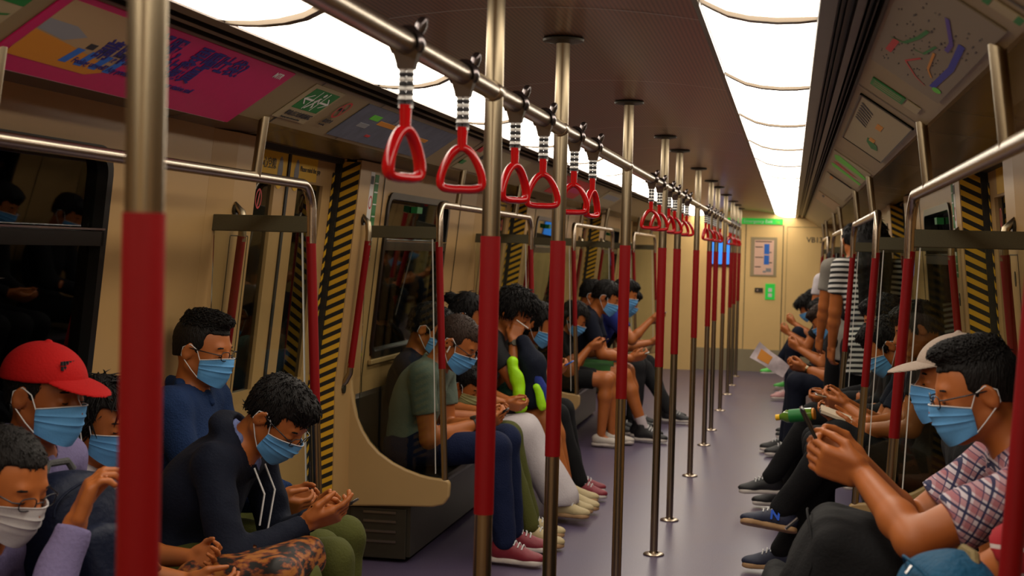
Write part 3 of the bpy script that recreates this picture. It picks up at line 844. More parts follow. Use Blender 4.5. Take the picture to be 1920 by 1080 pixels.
# network map, right cove
mp = root('network_map', 'railway network map with coloured lines on the right cove', 'map')
M['map_sheet'] = pm('map_sheet', (.21, .16, .10), .5)
cove_quad(1, 2.62, 3.80, .06, .97, .003).build('map_sheet', 'map_sheet', mp, smooth=False)
def mline(pts, w, mat):
    mb = MB()
    for (a, b) in zip(pts[:-1], pts[1:]):
        (y0, v0), (y1, v1) = a, b
        dy, dv = (y1 - y0), (v1 - v0) * .229
        L = math.hypot(dy, dv); ny, nv = -dv / L * w, dy / L * w / .229
        cove_poly(1, [(y0 + ny, v0 + nv), (y1 + ny, v1 + nv), (y1 - ny, v1 - nv), (y0 - ny, v0 - nv)], .0042, mb)
    mb.build('route_line', mat, mp, smooth=False)
M['purple_print'] = pm('purple_print', (.07, .03, .25), .5)
M['navy_print'] = pm('navy_print', (.012, .02, .30), .5)
mline([(2.95, .26), (3.25, .20), (3.62, .23)], .0075, 'navy_print')
mline([(2.80, .50), (3.0, .34), (3.1, .34)], .005, 'purple_print')
mline([(3.02, .58), (3.14, .62), (3.3, .72), (3.33, .86)], .0045, 'green')
mline([(3.32, .80), (3.52, .83)], .008, 'red_print')
mline([(3.35, .5), (3.5, .62), (3.62, .44), (3.66, .30)], .003, 'red_print')
mline([(3.2, .42), (3.42, .38), (3.5, .30)], .003, 'orange_print')
mline([(3.12, .44), (3.28, .50), (3.30, .60)], .003, 'green')
mb = MB(); cove_poly(1, ell_pts(3.62, .17, .035, .055, 14), .0044, mb); mb.build('map_legend', 'lime_print', mp, smooth=False)
random.seed(3)
mb = MB()
for q in range(95):
    y = 2.78 + random.random() * .9; v = .12 + random.random() * .78
    cove_quad(1, y, y + .004 + random.random() * .018, v, v + .012, .0040, mb)
tag(mb.build('station_names', 'ink', mp, smooth=False), kind='stuff')
sn = root('line_map', 'green and cream line map strip across the right cove near the camera', 'map')
cove_quad(1, 2.46, 2.52, .0, 1.0, .0025).build('strip_sheet', 'pale_print', sn, smooth=False)
for a, b in ((.86, .97), (.56, .66), (.30, .36), (.02, .08)): cove_quad(1, 2.462, 2.518, a, b, .0032).build('green_block', 'green', sn, smooth=False)
gs = root('door_notice', 'green striped notice on the right cove between map and framed poster', 'sign')
cove_quad(1, 4.08, 4.22, .38, .86, .003).build('notice_sheet', 'green', gs, smooth=False)
mb = MB()
for a in (4.105, 4.14, 4.175): cove_quad(1, a, a + .006, .42, .82, .004, mb)
mb.build('print_line', 'pale_print', gs, smooth=False)
cove_quad(1, 4.08, 4.22, .16, .36, .0028).build('print_block', 'pale_print', gs, smooth=False)
fp = root('framed_poster', 'framed cream poster with orange and green figures on the right cove', 'poster')
cove_quad(1, 4.55, 6.15, .06, .92, .003).build('poster_sheet', 'pale_print', fp, smooth=False)
mb = MB()
for a in ((4.55, 6.15, .90, .925), (4.55, 6.15, .05, .075), (4.55, 4.57, .05, .92), (6.13, 6.15, .05, .92)): cove_quad(1, *a, .006, mb)
mb.build('poster_frame', 'dark_steel', fp, smooth=False)
mb = MB()
for a in np.linspace(4.7, 5.15, 7): cove_poly(1, [(a, .84), (a + .03, .86), (a + .16, .62), (a + .12, .64)], .0042, mb)
mb.build('brush_stroke', 'ink', fp, smooth=False)
cove_quad(1, 4.98, 5.14, .40, .50, .0044).build('orange_mark', 'orange_print', fp, smooth=False)
cove_quad(1, 5.50, 5.62, .38, .48, .0044).build('orange_mark', 'orange_print', fp, smooth=False)
cove_poly(1, [(5.55, .52), (5.7, .50), (5.85, .36), (5.8, .25), (5.65, .3)], .0044).build('green_mark', 'green', fp, smooth=False)
lm = root('cove_poster', 'lime green curved stripe poster on the right cove over the second bench', 'poster')
cove_quad(1, 7.0, 8.35, .04, .96, .003).build('poster_sheet', 'pale_print', lm, smooth=False)
cove_poly(1, [(7.10, .80), (7.15, .88), (7.25, .92), (7.42, .85), (7.5, .05), (7.35, .05), (7.2, .4)], .0042).build('lime_stripe', 'lime_print', lm, smooth=False)
cove_poly(1, [(7.75, .85), (7.8, .92), (7.95, .85), (8.05, .05), (7.9, .05)], .0042).build('lime_stripe', 'lime_print', lm, smooth=False)
cove_poly(1, [(7.55, .80), (7.62, .88), (7.68, .80), (7.75, .30), (7.7, .2)], .0043).build('red_stripe', 'red_print', lm, smooth=False)
small_poster(1, 8.7, 10.4, 'pale_print', 'plain cream poster on the right cove above the second door', [(.0, .02, .1, .9, 'ink'), (.05, .2, .75, .85, 'orange_print')])
small_poster(1, 11.2, 12.6, 'peach_print', 'peach poster on the right cove over the third bench', [(.1, .3, .7, .8, 'ink')])

# emergency exit strip, posters and letters on the end wall
ee = root('exit_sign', 'lit green Emergency Exit strip above the end wall door', 'sign')
MB().box((-.25, YF - .02, 2.005), (.54, YF - .002, 2.085)).build('sign_body', 'green_sign', ee, smooth=False)
text_mesh('lettering', 'Emergency Exit', .062, (.40, YF - .022, 2.024), (1, 0, 0), (0, 0, 1), 'white', ee, .0005, 'RIGHT')
mb = MB().box((.445, YF - .024, 2.012), (.452, YF - .021, 2.078)).box((.46, YF - .024, 2.015), (.50, YF - .021, 2.05)); mb.build('figure_mark', 'lime_print', ee, smooth=False)
np_ = root('notice_poster', 'pink notice poster with blue pictures on the end wall', 'poster')
MB().box((.12, YF - .010, 1.30), (.47, YF - .002, 1.83)).build('poster_frame', 'pale_print', np_, smooth=False)
M['pink_print'] = pm('pink_print', (.80, .50, .36), .5)
MB().box((.17, YF - .013, 1.32), (.43, YF - .010, 1.79)).build('poster_sheet', 'pink_print', np_, smooth=False)
mb = MB().box((.30, YF - .015, 1.60), (.37, YF - .0132, 1.74)).box((.30, YF - .015, 1.46), (.37, YF - .0132, 1.585)); mb.build('blue_picture', 'blue_print', np_, smooth=False)
mb = MB()
for x, z, w in ((.18, 1.765, .22), (.18, 1.69, .10), (.18, 1.55, .11), (.18, 1.42, .08), (.36, 1.62, .04), (.36, 1.48, .05)): mb.box((x, YF - .0148, z), (x + w, YF - .0132, z + .012))
mb.build('print_line', 'ink', np_, smooth=False)
mb = MB().box((.33, YF - .015, 1.36), (.40, YF - .0132, 1.41)).box((.29, YF - .015, 1.35), (.33, YF - .0132, 1.375)); mb.build('dark_picture', 'grey_print', np_, smooth=False)
gn = root('door_release_notice', 'small green notice beside the cab door handle on the end wall', 'sign')
MB().box((.33, YF - .010, .985), (.46, YF - .001, 1.20)).build('notice_sheet', 'green_sign', gn, smooth=False)
mb = MB().box((.37, YF - .012, 1.09), (.42, YF - .0102, 1.14)).box((.37, YF - .012, 1.02), (.42, YF - .0102, 1.07)); mb.build('white_mark', 'white', gn, smooth=False)
dh = root('door_control_panel', 'small dark control panel left of the green notice, end wall', 'control panel')
MB().box((.19, YF - .016, 1.08), (.30, YF - .001, 1.14)).build('panel_body', 'dark_steel', dh, smooth=False)
MB().lathe((0, 0, 0), [(.015, 0), (.015, .006)], 12).build('panel_knob', 'chrome', dh).matrix_local = Matrix.Translation((.225, YF - .016, 1.11)) @ Matrix.Rotation(math.pi / 2, 4, 'X')
vb = root('car_number', 'black VB13 lettering high on the end wall', 'lettering')
text_mesh('lettering', 'VB13', .10, (.86, YF - .002, 1.775), (1, 0, 0), (0, 0, 1), 'ink', vb, .0005, bold=.001)
bs = root('information_screen', 'blue lit screen on the end wall behind the far poles', 'screen')
MB().box((-.42, YF - .03, 1.42), (-.12, YF - .001, 1.80)).build('screen_body', 'black', bs, smooth=False)
M['blue_screen'] = emis('blue_screen', (.03, .25, .85), .7)
MB().box((-.40, YF - .034, 1.45), (-.14, YF - .030, 1.78)).build('screen_glass', 'blue_screen', bs, smooth=False)

# stickers on the pillar between the first door and second window, both sides
for s, side in ((-1, 'left'), (1, 'right')):
    y = B0 + PER
    gs = root('pillar_notice', 'column of green and white stickers on the %s pillar before the second bench window' % side, 'sign')
    slab_mb(s, y - .01, y + .055, 1.50, 1.93, PD, PD + .002).build('notice_sheet', 'green', gs, smooth=False)
    mb = MB()
    for z in (1.52, 1.56, 1.62, 1.66, 1.72, 1.78, 1.84, 1.885): slab_mb(s, y - .005, y + .05, z, z + .006, PD + .002, PD + .003, mb)
    slab_mb(s, y + .0, y + .05, 1.60, 1.635, PD + .002, PD + .003, mb)
    mb.build('print_line', 'white', gs, smooth=False)
    pn = root('pillar_warning', 'small round red prohibition sticker on the %s pillar' % side, 'sign')
    slab_mb(s, y - .085, y - .02, 1.70, 1.94, PD, PD + .0015).build('notice_sheet', 'white', pn, smooth=False)
    mb = MB(); rr_ = [(y - .052 + r * math.cos(t), 1.79 + r * 1.2 * math.sin(t)) for r in (.028, .020) for t in np.linspace(0, 2 * math.pi, 24, endpoint=False)]
    mb.add([(s * (wx(z) - PD - .0025), yy, z) for yy, z in rr_], [(i, (i + 1) % 24, 24 + (i + 1) % 24, 24 + i) for i in range(24)])
    mb.build('prohibition_ring', 'red_print', pn, smooth=False)
    mb = MB(); slab_mb(s, y - .08, y - .03, 1.88, 1.92, PD + .0015, PD + .0025, mb); mb.build('black_mark', 'ink', pn, smooth=False)
    lk = root('panel_lock', 'small oval lock in the %s wall pillar below the stickers' % side, 'lock')
    mb = MB(); rr_ = [(y + .0 + r * .55 * math.cos(t), 1.40 + r * math.sin(t)) for r in (.030,) for t in np.linspace(0, 2 * math.pi, 20, endpoint=False)]
    mb.add([(s * (wx(z) - PD - .004), yy, z) for yy, z in rr_] + [(s * (wx(z) - PD), yy, z) for yy, z in rr_], [tuple(range(20))] + [(i, (i + 1) % 20, 20 + (i + 1) % 20, 20 + i) for i in range(20)])
    mb.build('lock_plate', 'dark_steel', lk)

# ====================================================================== passengers
# bodies, clothes and hair are grown from smooth distance fields and meshed as single surfaces
def nrm(v):
    v = np.asarray(v, float); return v / (np.linalg.norm(v) + 1e-12)
class Field:
    def __init__(s): s.ops = []; s.noise = None
    def _a(s, kind, op, k, c, R, dat):
        s.ops.append((kind, op, k, np.asarray(c, float), float(R), dat)); return s
    def cone(s, a, b, ra, rb, k=.02, op='u'):
        a = np.asarray(a, float); b = np.asarray(b, float)
        return s._a('c', op, k, (a + b) / 2, np.linalg.norm(b - a) / 2 + max(ra, rb), (a, b, ra, rb))
    def ell(s, c, r, R=None, k=.02, op='u'):
        R = np.eye(3) if R is None else np.asarray(R, float)
        return s._a('e', op, k, c, max(r), (np.asarray(r, float), R))
    def box(s, c, h, R=None, rad=.01, k=.02, op='u'):
        R = np.eye(3) if R is None else np.asarray(R, float)
        return s._a('b', op, k, c, float(np.linalg.norm(h)) + rad, (np.asarray(h, float), R, rad))
    def plane(s, p, n, k=.004, op='i'):      # keeps the side opposite to n
        return s._a('p', op, k, p, 1e9, (nrm(n),))
    def sub(s, other, op='i', k=.004):       # combine with a whole other field
        return s._a('f', op, k, (0, 0, 0), 1e9, (other,))
    def _prim(s, kind, P, c, dat):
        if kind == 'c':
            a, b, ra, rb = dat; ba = b - a; L = ba @ ba + 1e-12
            pa = P - a; h = np.clip(pa @ ba / L, 0, 1)
            return np.sqrt(((pa - h[:, None] * ba) ** 2).sum(1)) - (ra + (rb - ra) * h)
        if kind == 'e':
            r, R = dat; q = (P - c) @ R
            k0 = np.sqrt(((q / r) ** 2).sum(1)); k1 = np.sqrt(((q / r ** 2) ** 2).sum(1)) + 1e-9
            return k0 * (k0 - 1) / k1
        if kind == 'b':
            h, R, rad = dat; q = np.abs((P - c) @ R) - h + rad
            return np.sqrt((np.maximum(q, 0) ** 2).sum(1)) + np.minimum(q.max(1), 0) - rad
        if kind == 'p': return (P - c) @ dat[0]
        if kind == 'f': return dat[0](P)
    def __call__(s, P):
        d = np.full(len(P), 1e3)
        for kind, op, k, c, R, dat in s.ops:
            if R < 1e8:
                far = np.sqrt(((P - c) ** 2).sum(1)) - R
                near = far < (.05 + k)
                q = np.maximum(far, .03)
                if near.any(): q[near] = s._prim(kind, P[near], c, dat)
            else: q = s._prim(kind, P, c, dat)
            if op == 'u':
                h = np.clip(.5 + .5 * (q - d) / k, 0, 1); h = np.where(np.abs(q - d) > k, (q > d) * 1., h)
                d = q + (d - q) * h - k * h * (1 - h)
            elif op == 's':
                h = np.clip(.5 - .5 * (d + q) / k, 0, 1)
                d = d + (-q - d) * h + k * h * (1 - h)
            else:
                h = np.clip(.5 - .5 * (q - d) / k, 0, 1)
                d = q + (d - q) * h + k * h * (1 - h)
        if s.noise is not None:
            m = np.abs(d) < .08
            d[m] += s.noise(P[m])
        return d
def folds(amp, f=26, seed=0, zs=.6):
    r = np.random.RandomState(seed); K = r.randn(7, 3); K /= np.linalg.norm(K, axis=1)[:, None]
    K *= (f * np.array([.35, .5, .7, 1, 1.3, 1.7, 2.4]))[:, None]; K[:, 2] *= zs; ph = r.rand(7) * 6.28
    W = np.array([.8, 1, .9, .7, .5, .35, .2]); W /= W.sum()
    def fn(P):
        Q = P + .02 * np.sin(P[:, [1, 2, 0]] * 31 + ph[0])
        return amp * ((np.abs(np.sin(Q @ K.T + ph)) - .5) @ W) * 2
    return fn
def strands(amp, f=160, seed=0):
    r = np.random.RandomState(seed); K = r.randn(6, 3); K[:, 2] *= .35; K /= np.linalg.norm(K, axis=1)[:, None]
    K *= (f * np.array([.3, .5, .8, 1, 1.3, 1.8]))[:, None]; ph = r.rand(6) * 6.28
    def fn(P): return amp * (np.abs(np.sin(P @ K.T + ph)).mean(1) - .5)
    return fn

def net(field, h, lo, hi, levels=3):
    """surface nets on an adaptively refined narrow band"""
    lo = np.asarray(lo, float) - h * 2; hi = np.asarray(hi, float) + h * 2
    c = h * 2 ** levels
    n = np.ceil((hi - lo) / c).astype(int) + 1
    I = np.stack(np.meshgrid(*[np.arange(m) for m in n], indexing='ij'), -1).reshape(-1, 3)
    size = c
    for lv in range(levels + 1):
        d = field(lo + (I + .5) * size)
        I = I[np.abs(d) < size * (1.05 if lv else 1.3)]
        if lv == levels: break
        I = (I[:, None, :] * 2 + np.array([(a, b, e) for a in (0, 1) for b in (0, 1) for e in (0, 1)])).reshape(-1, 3)
        size /= 2
    N = (n * 2 ** levels + 2).astype(np.int64)
    def key(J): return (J[..., 0].astype(np.int64) * N[1] + J[..., 1]) * N[2] + J[..., 2]
    off = np.array([(a, b, e) for a in (0, 1) for b in (0, 1) for e in (0, 1)])
    CI = I[:, None, :] + off
    ck = key(CI).reshape(-1)
    uk, inv_ = np.unique(ck, return_inverse=True)
    uc = np.empty((len(uk), 3)); uc[inv_] = CI.reshape(-1, 3)
    D = np.empty(len(uk))
    for a in range(0, len(uk), 200000): D[a:a + 200000] = field(lo + uc[a:a + 200000] * h)
    V8 = D[inv_].reshape(-1, 8)
    sg = V8 < 0
    act = sg.any(1) & ~sg.all(1)
    I = I[act]; V8 = V8[act]; sg = sg[act]
    edges = [(0, 1), (2, 3), (4, 5), (6, 7), (0, 2), (1, 3), (4, 6), (5, 7), (0, 4), (1, 5), (2, 6), (3, 7)]
    acc = np.zeros((len(I), 3)); cnt = np.zeros(len(I))
    for a, b in edges:
        m = sg[:, a] != sg[:, b]
        t = V8[m, a] / (V8[m, a] - V8[m, b])
        acc[m] += off[a] + (off[b] - off[a]) * t[:, None]; cnt[m] += 1
    verts = lo + (I + acc / cnt[:, None]) * h
    ks = key(I); order = np.argsort(ks); sk = ks[order]
    def look(J):
        q = key(J); p = np.searchsorted(sk, q); p = np.minimum(p, len(sk) - 1)
        r = order[p]; return np.where(sk[p] == q, r, -1)
    quads = []
    for ax, corner in ((0, 4), (1, 2), (2, 1)):
        m = sg[:, 0] != sg[:, corner]
        J = I[m]; u = np.zeros(3, int); v = np.zeros(3, int); u[(ax + 1) % 3] = 1; v[(ax + 2) % 3] = 1
        q = np.stack([look(J), look(J - u), look(J - u - v), look(J - v)], 1)
        fl = sg[m][:, 0]
        q[~fl] = q[~fl][:, ::-1]
        quads.append(q[(q >= 0).all(1)])
    return verts, np.concatenate(quads)
def np_mesh(name, V, Q, mats, parent=None, smooth_it=1, face_mat=None):
    if smooth_it:
        # one gentle Laplacian pass
        for _ in range(smooth_it):
            acc = np.zeros_like(V); c = np.zeros(len(V))
            for a, b in ((0, 1), (1, 2), (2, 3), (3, 0)):
                np.add.at(acc, Q[:, a], V[Q[:, b]]); np.add.at(c, Q[:, a], 1)
                np.add.at(acc, Q[:, b], V[Q[:, a]]); np.add.at(c, Q[:, b], 1)
            c[c == 0] = 1
            V = V * .5 + .5 * acc / c[:, None]
    me = bpy.data.meshes.new(name)
    me.vertices.add(len(V)); me.vertices.foreach_set('co', V.astype(np.float32).ravel())
    me.loops.add(len(Q) * 4); me.loops.foreach_set('vertex_index', Q.astype(np.int32).ravel())
    me.polygons.add(len(Q)); me.polygons.foreach_set('loop_start', np.arange(0, len(Q) * 4, 4, dtype=np.int32))
    me.polygons.foreach_set('loop_total', np.full(len(Q), 4, dtype=np.int32))
    me.polygons.foreach_set('use_smooth', np.ones(len(Q), dtype=bool))
    for m in mats: me.materials.append(M[m] if isinstance(m, str) else m)
    me.update(); me.validate()
    o = bpy.data.objects.new(name, me); COL.objects.link(o)
    if parent is not None: o.parent = parent
    return o
def grow(name, field, h, lo, hi, mat, parent, it=1):
    V, Q = net(field, h, lo, hi)
    return np_mesh(name, V, Q, [mat], parent, it)

# skin, hair and cloth materials
def cloth(name, col, bump=.25, scale=120, rough=.85, var=.12, sheen=0.):
    return pm(name, col, rough, 0, scale, bump, var, spec=.25, sheen=sheen)
M['skin'] = pm('skin_warm', (.42, .122, .026), .50, 0, 18, .04, .14)
M['skin_tan'] = pm('skin_tan', (.31, .085, .018), .50, 0, 18, .04, .14)
M['skin_pale'] = pm('skin_light', (.50, .19, .06), .5, 0, 18, .04, .12)
M['hair'] = pm('black_hair', (.007, .0055, .005), .55, 0, 220, .6, .5, (1, 1, .25), spec=.22)
M['hair_brown'] = pm('dark_brown_hair', (.030, .015, .009), .55, 0, 220, .6, .4, (1, 1, .25), spec=.25)
M['mask'] = pm('pale_blue_mask', (.12, .38, .74), .75, 0, 200, .08, .05)
M['mask_white'] = pm('white_mask', (.52, .50, .50), .75, 0, 200, .08, .05)
M['mask_yellow'] = pm('pale_yellow_mask', (.45, .48, .22), .75, 0, 200, .08, .05)
M['loop'] = pm('white_elastic', (.72, .72, .72), .6)
M['glasses'] = pm('dark_glasses_frame', (.012, .012, .016), .25)
M['eye_white'] = pm('eye_white', (.6, .56, .5), .3)
M['navy_cloth'] = cloth('navy_cotton', (.0045, .007, .018))
M['black_cloth'] = cloth('black_cotton', (.005, .005, .006))
M['denim_blue'] = cloth('blue_denim', (.010, .030, .10), .5, 160)
M['jeans'] = cloth('dark_blue_jeans', (.005, .011, .045), .4, 160)
M['grey_tee'] = cloth('grey_green_cotton', (.13, .17, .135))
M['olive'] = cloth('olive_cotton', (.075, .080, .016))
M['white_cloth'] = cloth('white_cotton', (.55, .50, .52))
M['lilac'] = cloth('lilac_cotton', (.20, .17, .33))
M['royal'] = cloth('royal_blue_cotton', (.02, .035, .22))
M['green_cloth'] = cloth('green_shorts_cotton', (.03, .10, .025))
M['charcoal'] = cloth('charcoal_cotton', (.018, .018, .020))
M['grey_cloth'] = cloth('grey_cotton', (.22, .20, .17))
M['khaki'] = cloth('khaki_cotton', (.22, .16, .07))
M['red_cap'] = cloth('red_cap_cotton', (.40, .004, .004), .2, 160)
M['beige_cap'] = cloth('beige_cap_cotton', (.40, .31, .25), .2, 160)
M['shoe_black'] = pm('black_shoe', (.012, .012, .014), .55, 0, 60, .1, .2)
M['shoe_cream'] = pm('cream_shoe', (.48, .38, .20), .6, 0, 60, .1, .1)
M['shoe_red'] = pm('dark_red_shoe', (.22, .015, .03), .55, 0, 60, .1, .1)
M['shoe_pink'] = pm('pink_shoe', (.55, .28, .28), .6, 0, 60, .1, .1)
M['shoe_white'] = pm('white_shoe', (.55, .50, .45), .6, 0, 60, .1, .1)
M['shoe_lime'] = pm('lime_green_shoe', (.10, .60, .08), .5, 0, 60, .1, .1)
M['sole_white'] = pm('white_sole', (.58, .52, .48), .6)
M['sole_gum'] = pm('gum_sole', (.42, .25, .12), .6)
M['sock_white'] = cloth('white_sock', (.55, .48, .50))
M['sock_navy'] = cloth('navy_sock', (.03, .03, .16))
M['band_tee'] = stripe_mat('white_black_striped_cotton', (.62, .60, .56), (.012, .012, .014), (0, .12, 1), .036, .5, .85)
M['red_tee'] = stripe_mat('red_tee_with_white_stripes', (.55, .45, .42), (.35, .006, .014), (0, .1, 1), .05, .16, .85)
M['hivis'] = pm('hi_vis_lime', (.40, .85, .0), .6, 0, 40, .3, .1)
M['strap_grey'] = cloth('grey_webbing', (.08, .08, .08))

def plaid():
    m, nt, b = _new('plaid_cotton')
    tc = nt.nodes.new('ShaderNodeTexCoord')
    def bands(vec, per, duty, ph=0.):
        d = nt.nodes.new('ShaderNodeVectorMath'); d.operation = 'DOT_PRODUCT'; d.inputs[1].default_value = vec
        nt.links.new(tc.outputs['Object'], d.inputs[0])
        a = nt.nodes.new('ShaderNodeMath'); a.operation = 'MULTIPLY_ADD'; a.inputs[1].default_value = 1 / per; a.inputs[2].default_value = ph
        nt.links.new(d.outputs['Value'], a.inputs[0])
        f = nt.nodes.new('ShaderNodeMath'); f.operation = 'FRACT'; nt.links.new(a.outputs[0], f.inputs[0])
        g = nt.nodes.new('ShaderNodeMath'); g.operation = 'LESS_THAN'; g.inputs[1].default_value = duty; nt.links.new(f.outputs[0], g.inputs[0])
        return g.outputs[0]
    base = None
    prev = (.58, .50, .54, 1)
    for vec, per, duty, ph, col, fac in (((.5, .0, .86), .034, .42, .0, (.34, .07, .09, 1), .65), ((.86, .3, -.5), .034, .42, .0, (.34, .07, .09, 1), .55),
                                          ((.5, .0, .86), .034, .15, .30, (.012, .016, .07, 1), .95), ((.86, .3, -.5), .034, .15, .30, (.012, .016, .07, 1), .95),
                                          ((.5, .0, .86), .034, .06, .65, (.02, .03, .10, 1), .8), ((.86, .3, -.5), .034, .06, .65, (.02, .03, .10, 1), .8)):
        mx = nt.nodes.new('ShaderNodeMix'); mx.data_type = 'RGBA'
        g = bands(vec, per, duty, ph)
        k = nt.nodes.new('ShaderNodeMath'); k.operation = 'MULTIPLY'; k.inputs[1].default_value = fac; nt.links.new(g, k.inputs[0])
        nt.links.new(k.outputs[0], mx.inputs[0])
        if base is None: mx.inputs[6].default_value = prev
        else: nt.links.new(base, mx.inputs[6])
        mx.inputs[7].default_value = col
        base = mx.outputs[2]
    nt.links.new(base, b.inputs['Base Color']); b.inputs['Roughness'].default_value = .85
    return m
M['plaid'] = plaid()

def rotm(F, L, U, pitch=0., yaw=0., roll=0.):
    """columns = forward, left, up after nodding down by pitch and turning left by yaw (degrees)"""
    p, y, r = math.radians(pitch), math.radians(yaw), math.radians(roll)
    B = np.stack([F, L, U], 1)
    Ry = np.array([[math.cos(y), -math.sin(y), 0], [math.sin(y), math.cos(y), 0], [0, 0, 1]])
    Rp = np.array([[math.cos(p), 0, math.sin(p)], [0, 1, 0], [-math.sin(p), 0, math.cos(p)]])
    Rr = np.array([[1, 0, 0], [0, math.cos(r), -math.sin(r)], [0, math.sin(r), math.cos(r)]])
    return B @ Ry @ Rp @ Rr
def ik(a, b, l1, l2, pole):
    a = np.asarray(a, float); b = np.asarray(b, float); v = b - a; d = np.linalg.norm(v)
    if d > (l1 + l2) * .995:
        b = a + v / d * (l1 + l2) * .995; v = b - a; d = np.linalg.norm(v)
    x = (l1 * l1 - l2 * l2 + d * d) / (2 * d); hgt = math.sqrt(max(0, l1 * l1 - x * x))
    u = v / d; p = np.asarray(pole, float); p = nrm(p - u * (p @ u))
    return a + u * x + p * hgt, b

def add_head(f, C, R, s, k=.012, detail=True, ears=True):
    def P(x, y, z): return C + R @ (np.array([x, y, z]) * s)
    f.ell(P(-.012, 0, .032), np.array([.098, .077, .090]) * s, R, k=.03)
    f.ell(P(.028, 0, -.030), np.array([.064, .060, .078]) * s, R, k=.03)
    for q in (-1, 1):
        f.cone(P(-.012, q * .050, -.050), P(.055, q * .018, -.092), .020 * s, .019 * s, k=.02)
    f.ell(P(.066, 0, -.090), np.array([.022, .024, .018]) * s, R, k=.018)
    if detail:
        f.cone(P(.074, -.030, .024), P(.074, .030, .024), .013 * s, .013 * s, k=.014)
        for q in (-1, 1):
            f.ell(P(.100, q * .031, .002), np.array([.017, .019, .013]) * s, R, k=.012, op='s')
            f.ell(P(.074, q * .031, .001), np.array([.014, .016, .011]) * s, R, k=.004)
            f.ell(P(.060, q * .036, -.030), np.array([.016, .016, .018]) * s, R, k=.02)
        f.cone(P(.086, 0, .010), P(.108, 0, -.024), .008 * s, .0125 * s, k=.010)
        for q in (-1, 1): f.ell(P(.095, q * .012, -.029), np.array([.011, .008, .008]) * s, R, k=.006)
        f.ell(P(.086, 0, -.050), np.array([.011, .022, .006]) * s, R, k=.006)
        f.ell(P(.084, 0, -.060), np.array([.011, .020, .007]) * s, R, k=.006)
    if ears:
        for q in (-1, 1):
            Re = R @ np.array([[.95, 0, .3], [0, 1, 0], [-.3, 0, .95]]) @ np.array([[math.cos(.45 * q), math.sin(.45 * q), 0], [-math.sin(.45 * q), math.cos(.45 * q), 0], [0, 0, 1]])
            f.ell(P(-.012, q * .080, -.004), np.array([.020, .0075, .032]) * s, Re, k=.006)
            f.ell(P(-.007, q * .087, .001), np.array([.011, .005, .018]) * s, Re, k=.004, op='s')
def hair_field(C, R, s, style, seed):
    def P(x, y, z): return C + R @ (np.array([x, y, z]) * s)
    th = {'short': .007, 'crop': .004, 'thin': .0035, 'undercut': .004, 'bushy': .020, 'long': .012, 'bun': .008}[style]
    f = Field()
    f.ell(P(-.012, 0, .034), np.array([.098 + th, .077 + th, .090 + th]) * s, R, k=.02)
    if style in ('short', 'bushy', 'crop', 'thin', 'undercut'):
        f.ell(P(-.055, 0, -.02), np.array([.046 + th * .6, .056 + th * .3, .060]) * s, R, k=.02)
    if style == 'bushy': f.ell(P(.045, 0, .085), np.array([.065, .075, .045]) * s, R, k=.02)
    if style == 'short': f.ell(P(.028, 0, .088), np.array([.070, .064, .036]) * s, R, k=.02)
    if style == 'undercut': f.ell(P(.005, 0, .108), np.array([.088, .055, .032]) * s, R, k=.012)
    if style in ('long', 'bun'):
        f.ell(P(-.045, 0, -.03), np.array([.070, .083, .085]) * s, R, k=.03)
    if style == 'bun': f.ell(P(-.125, 0, .05), np.array([.038, .038, .035]) * s, R, k=.01)
    # region where hair grows: above the hairline, or behind the ears
    g = Field()
    hl = {'short': .058, 'crop': .070, 'thin': .080, 'undercut': .075, 'bushy': .050, 'long': .062, 'bun': .070}[style]
    g.box(P(-.06, 0, hl + .2), np.array([.3, .3, .2]) * s, R @ rotm(*np.eye(3), 0 if style in ('long', 'bushy') else 4), rad=.005, k=.001)
    g.box(P(-.235, 0, .05), np.array([.245, .3, .115 if style not in ('long', 'bun') else .35]) * s, R @ rotm(*np.eye(3), -12), rad=.01, k=.02)
    g.box(P(-.02, 0, .10), np.array([.055, .3, .085]) * s, R, rad=.01, k=.02)
    f.sub(g, 'i', .006)
    f.noise = strands({'crop': .002, 'thin': .002, 'undercut': .003}.get(style, .006) * s, 150, seed)
    return f
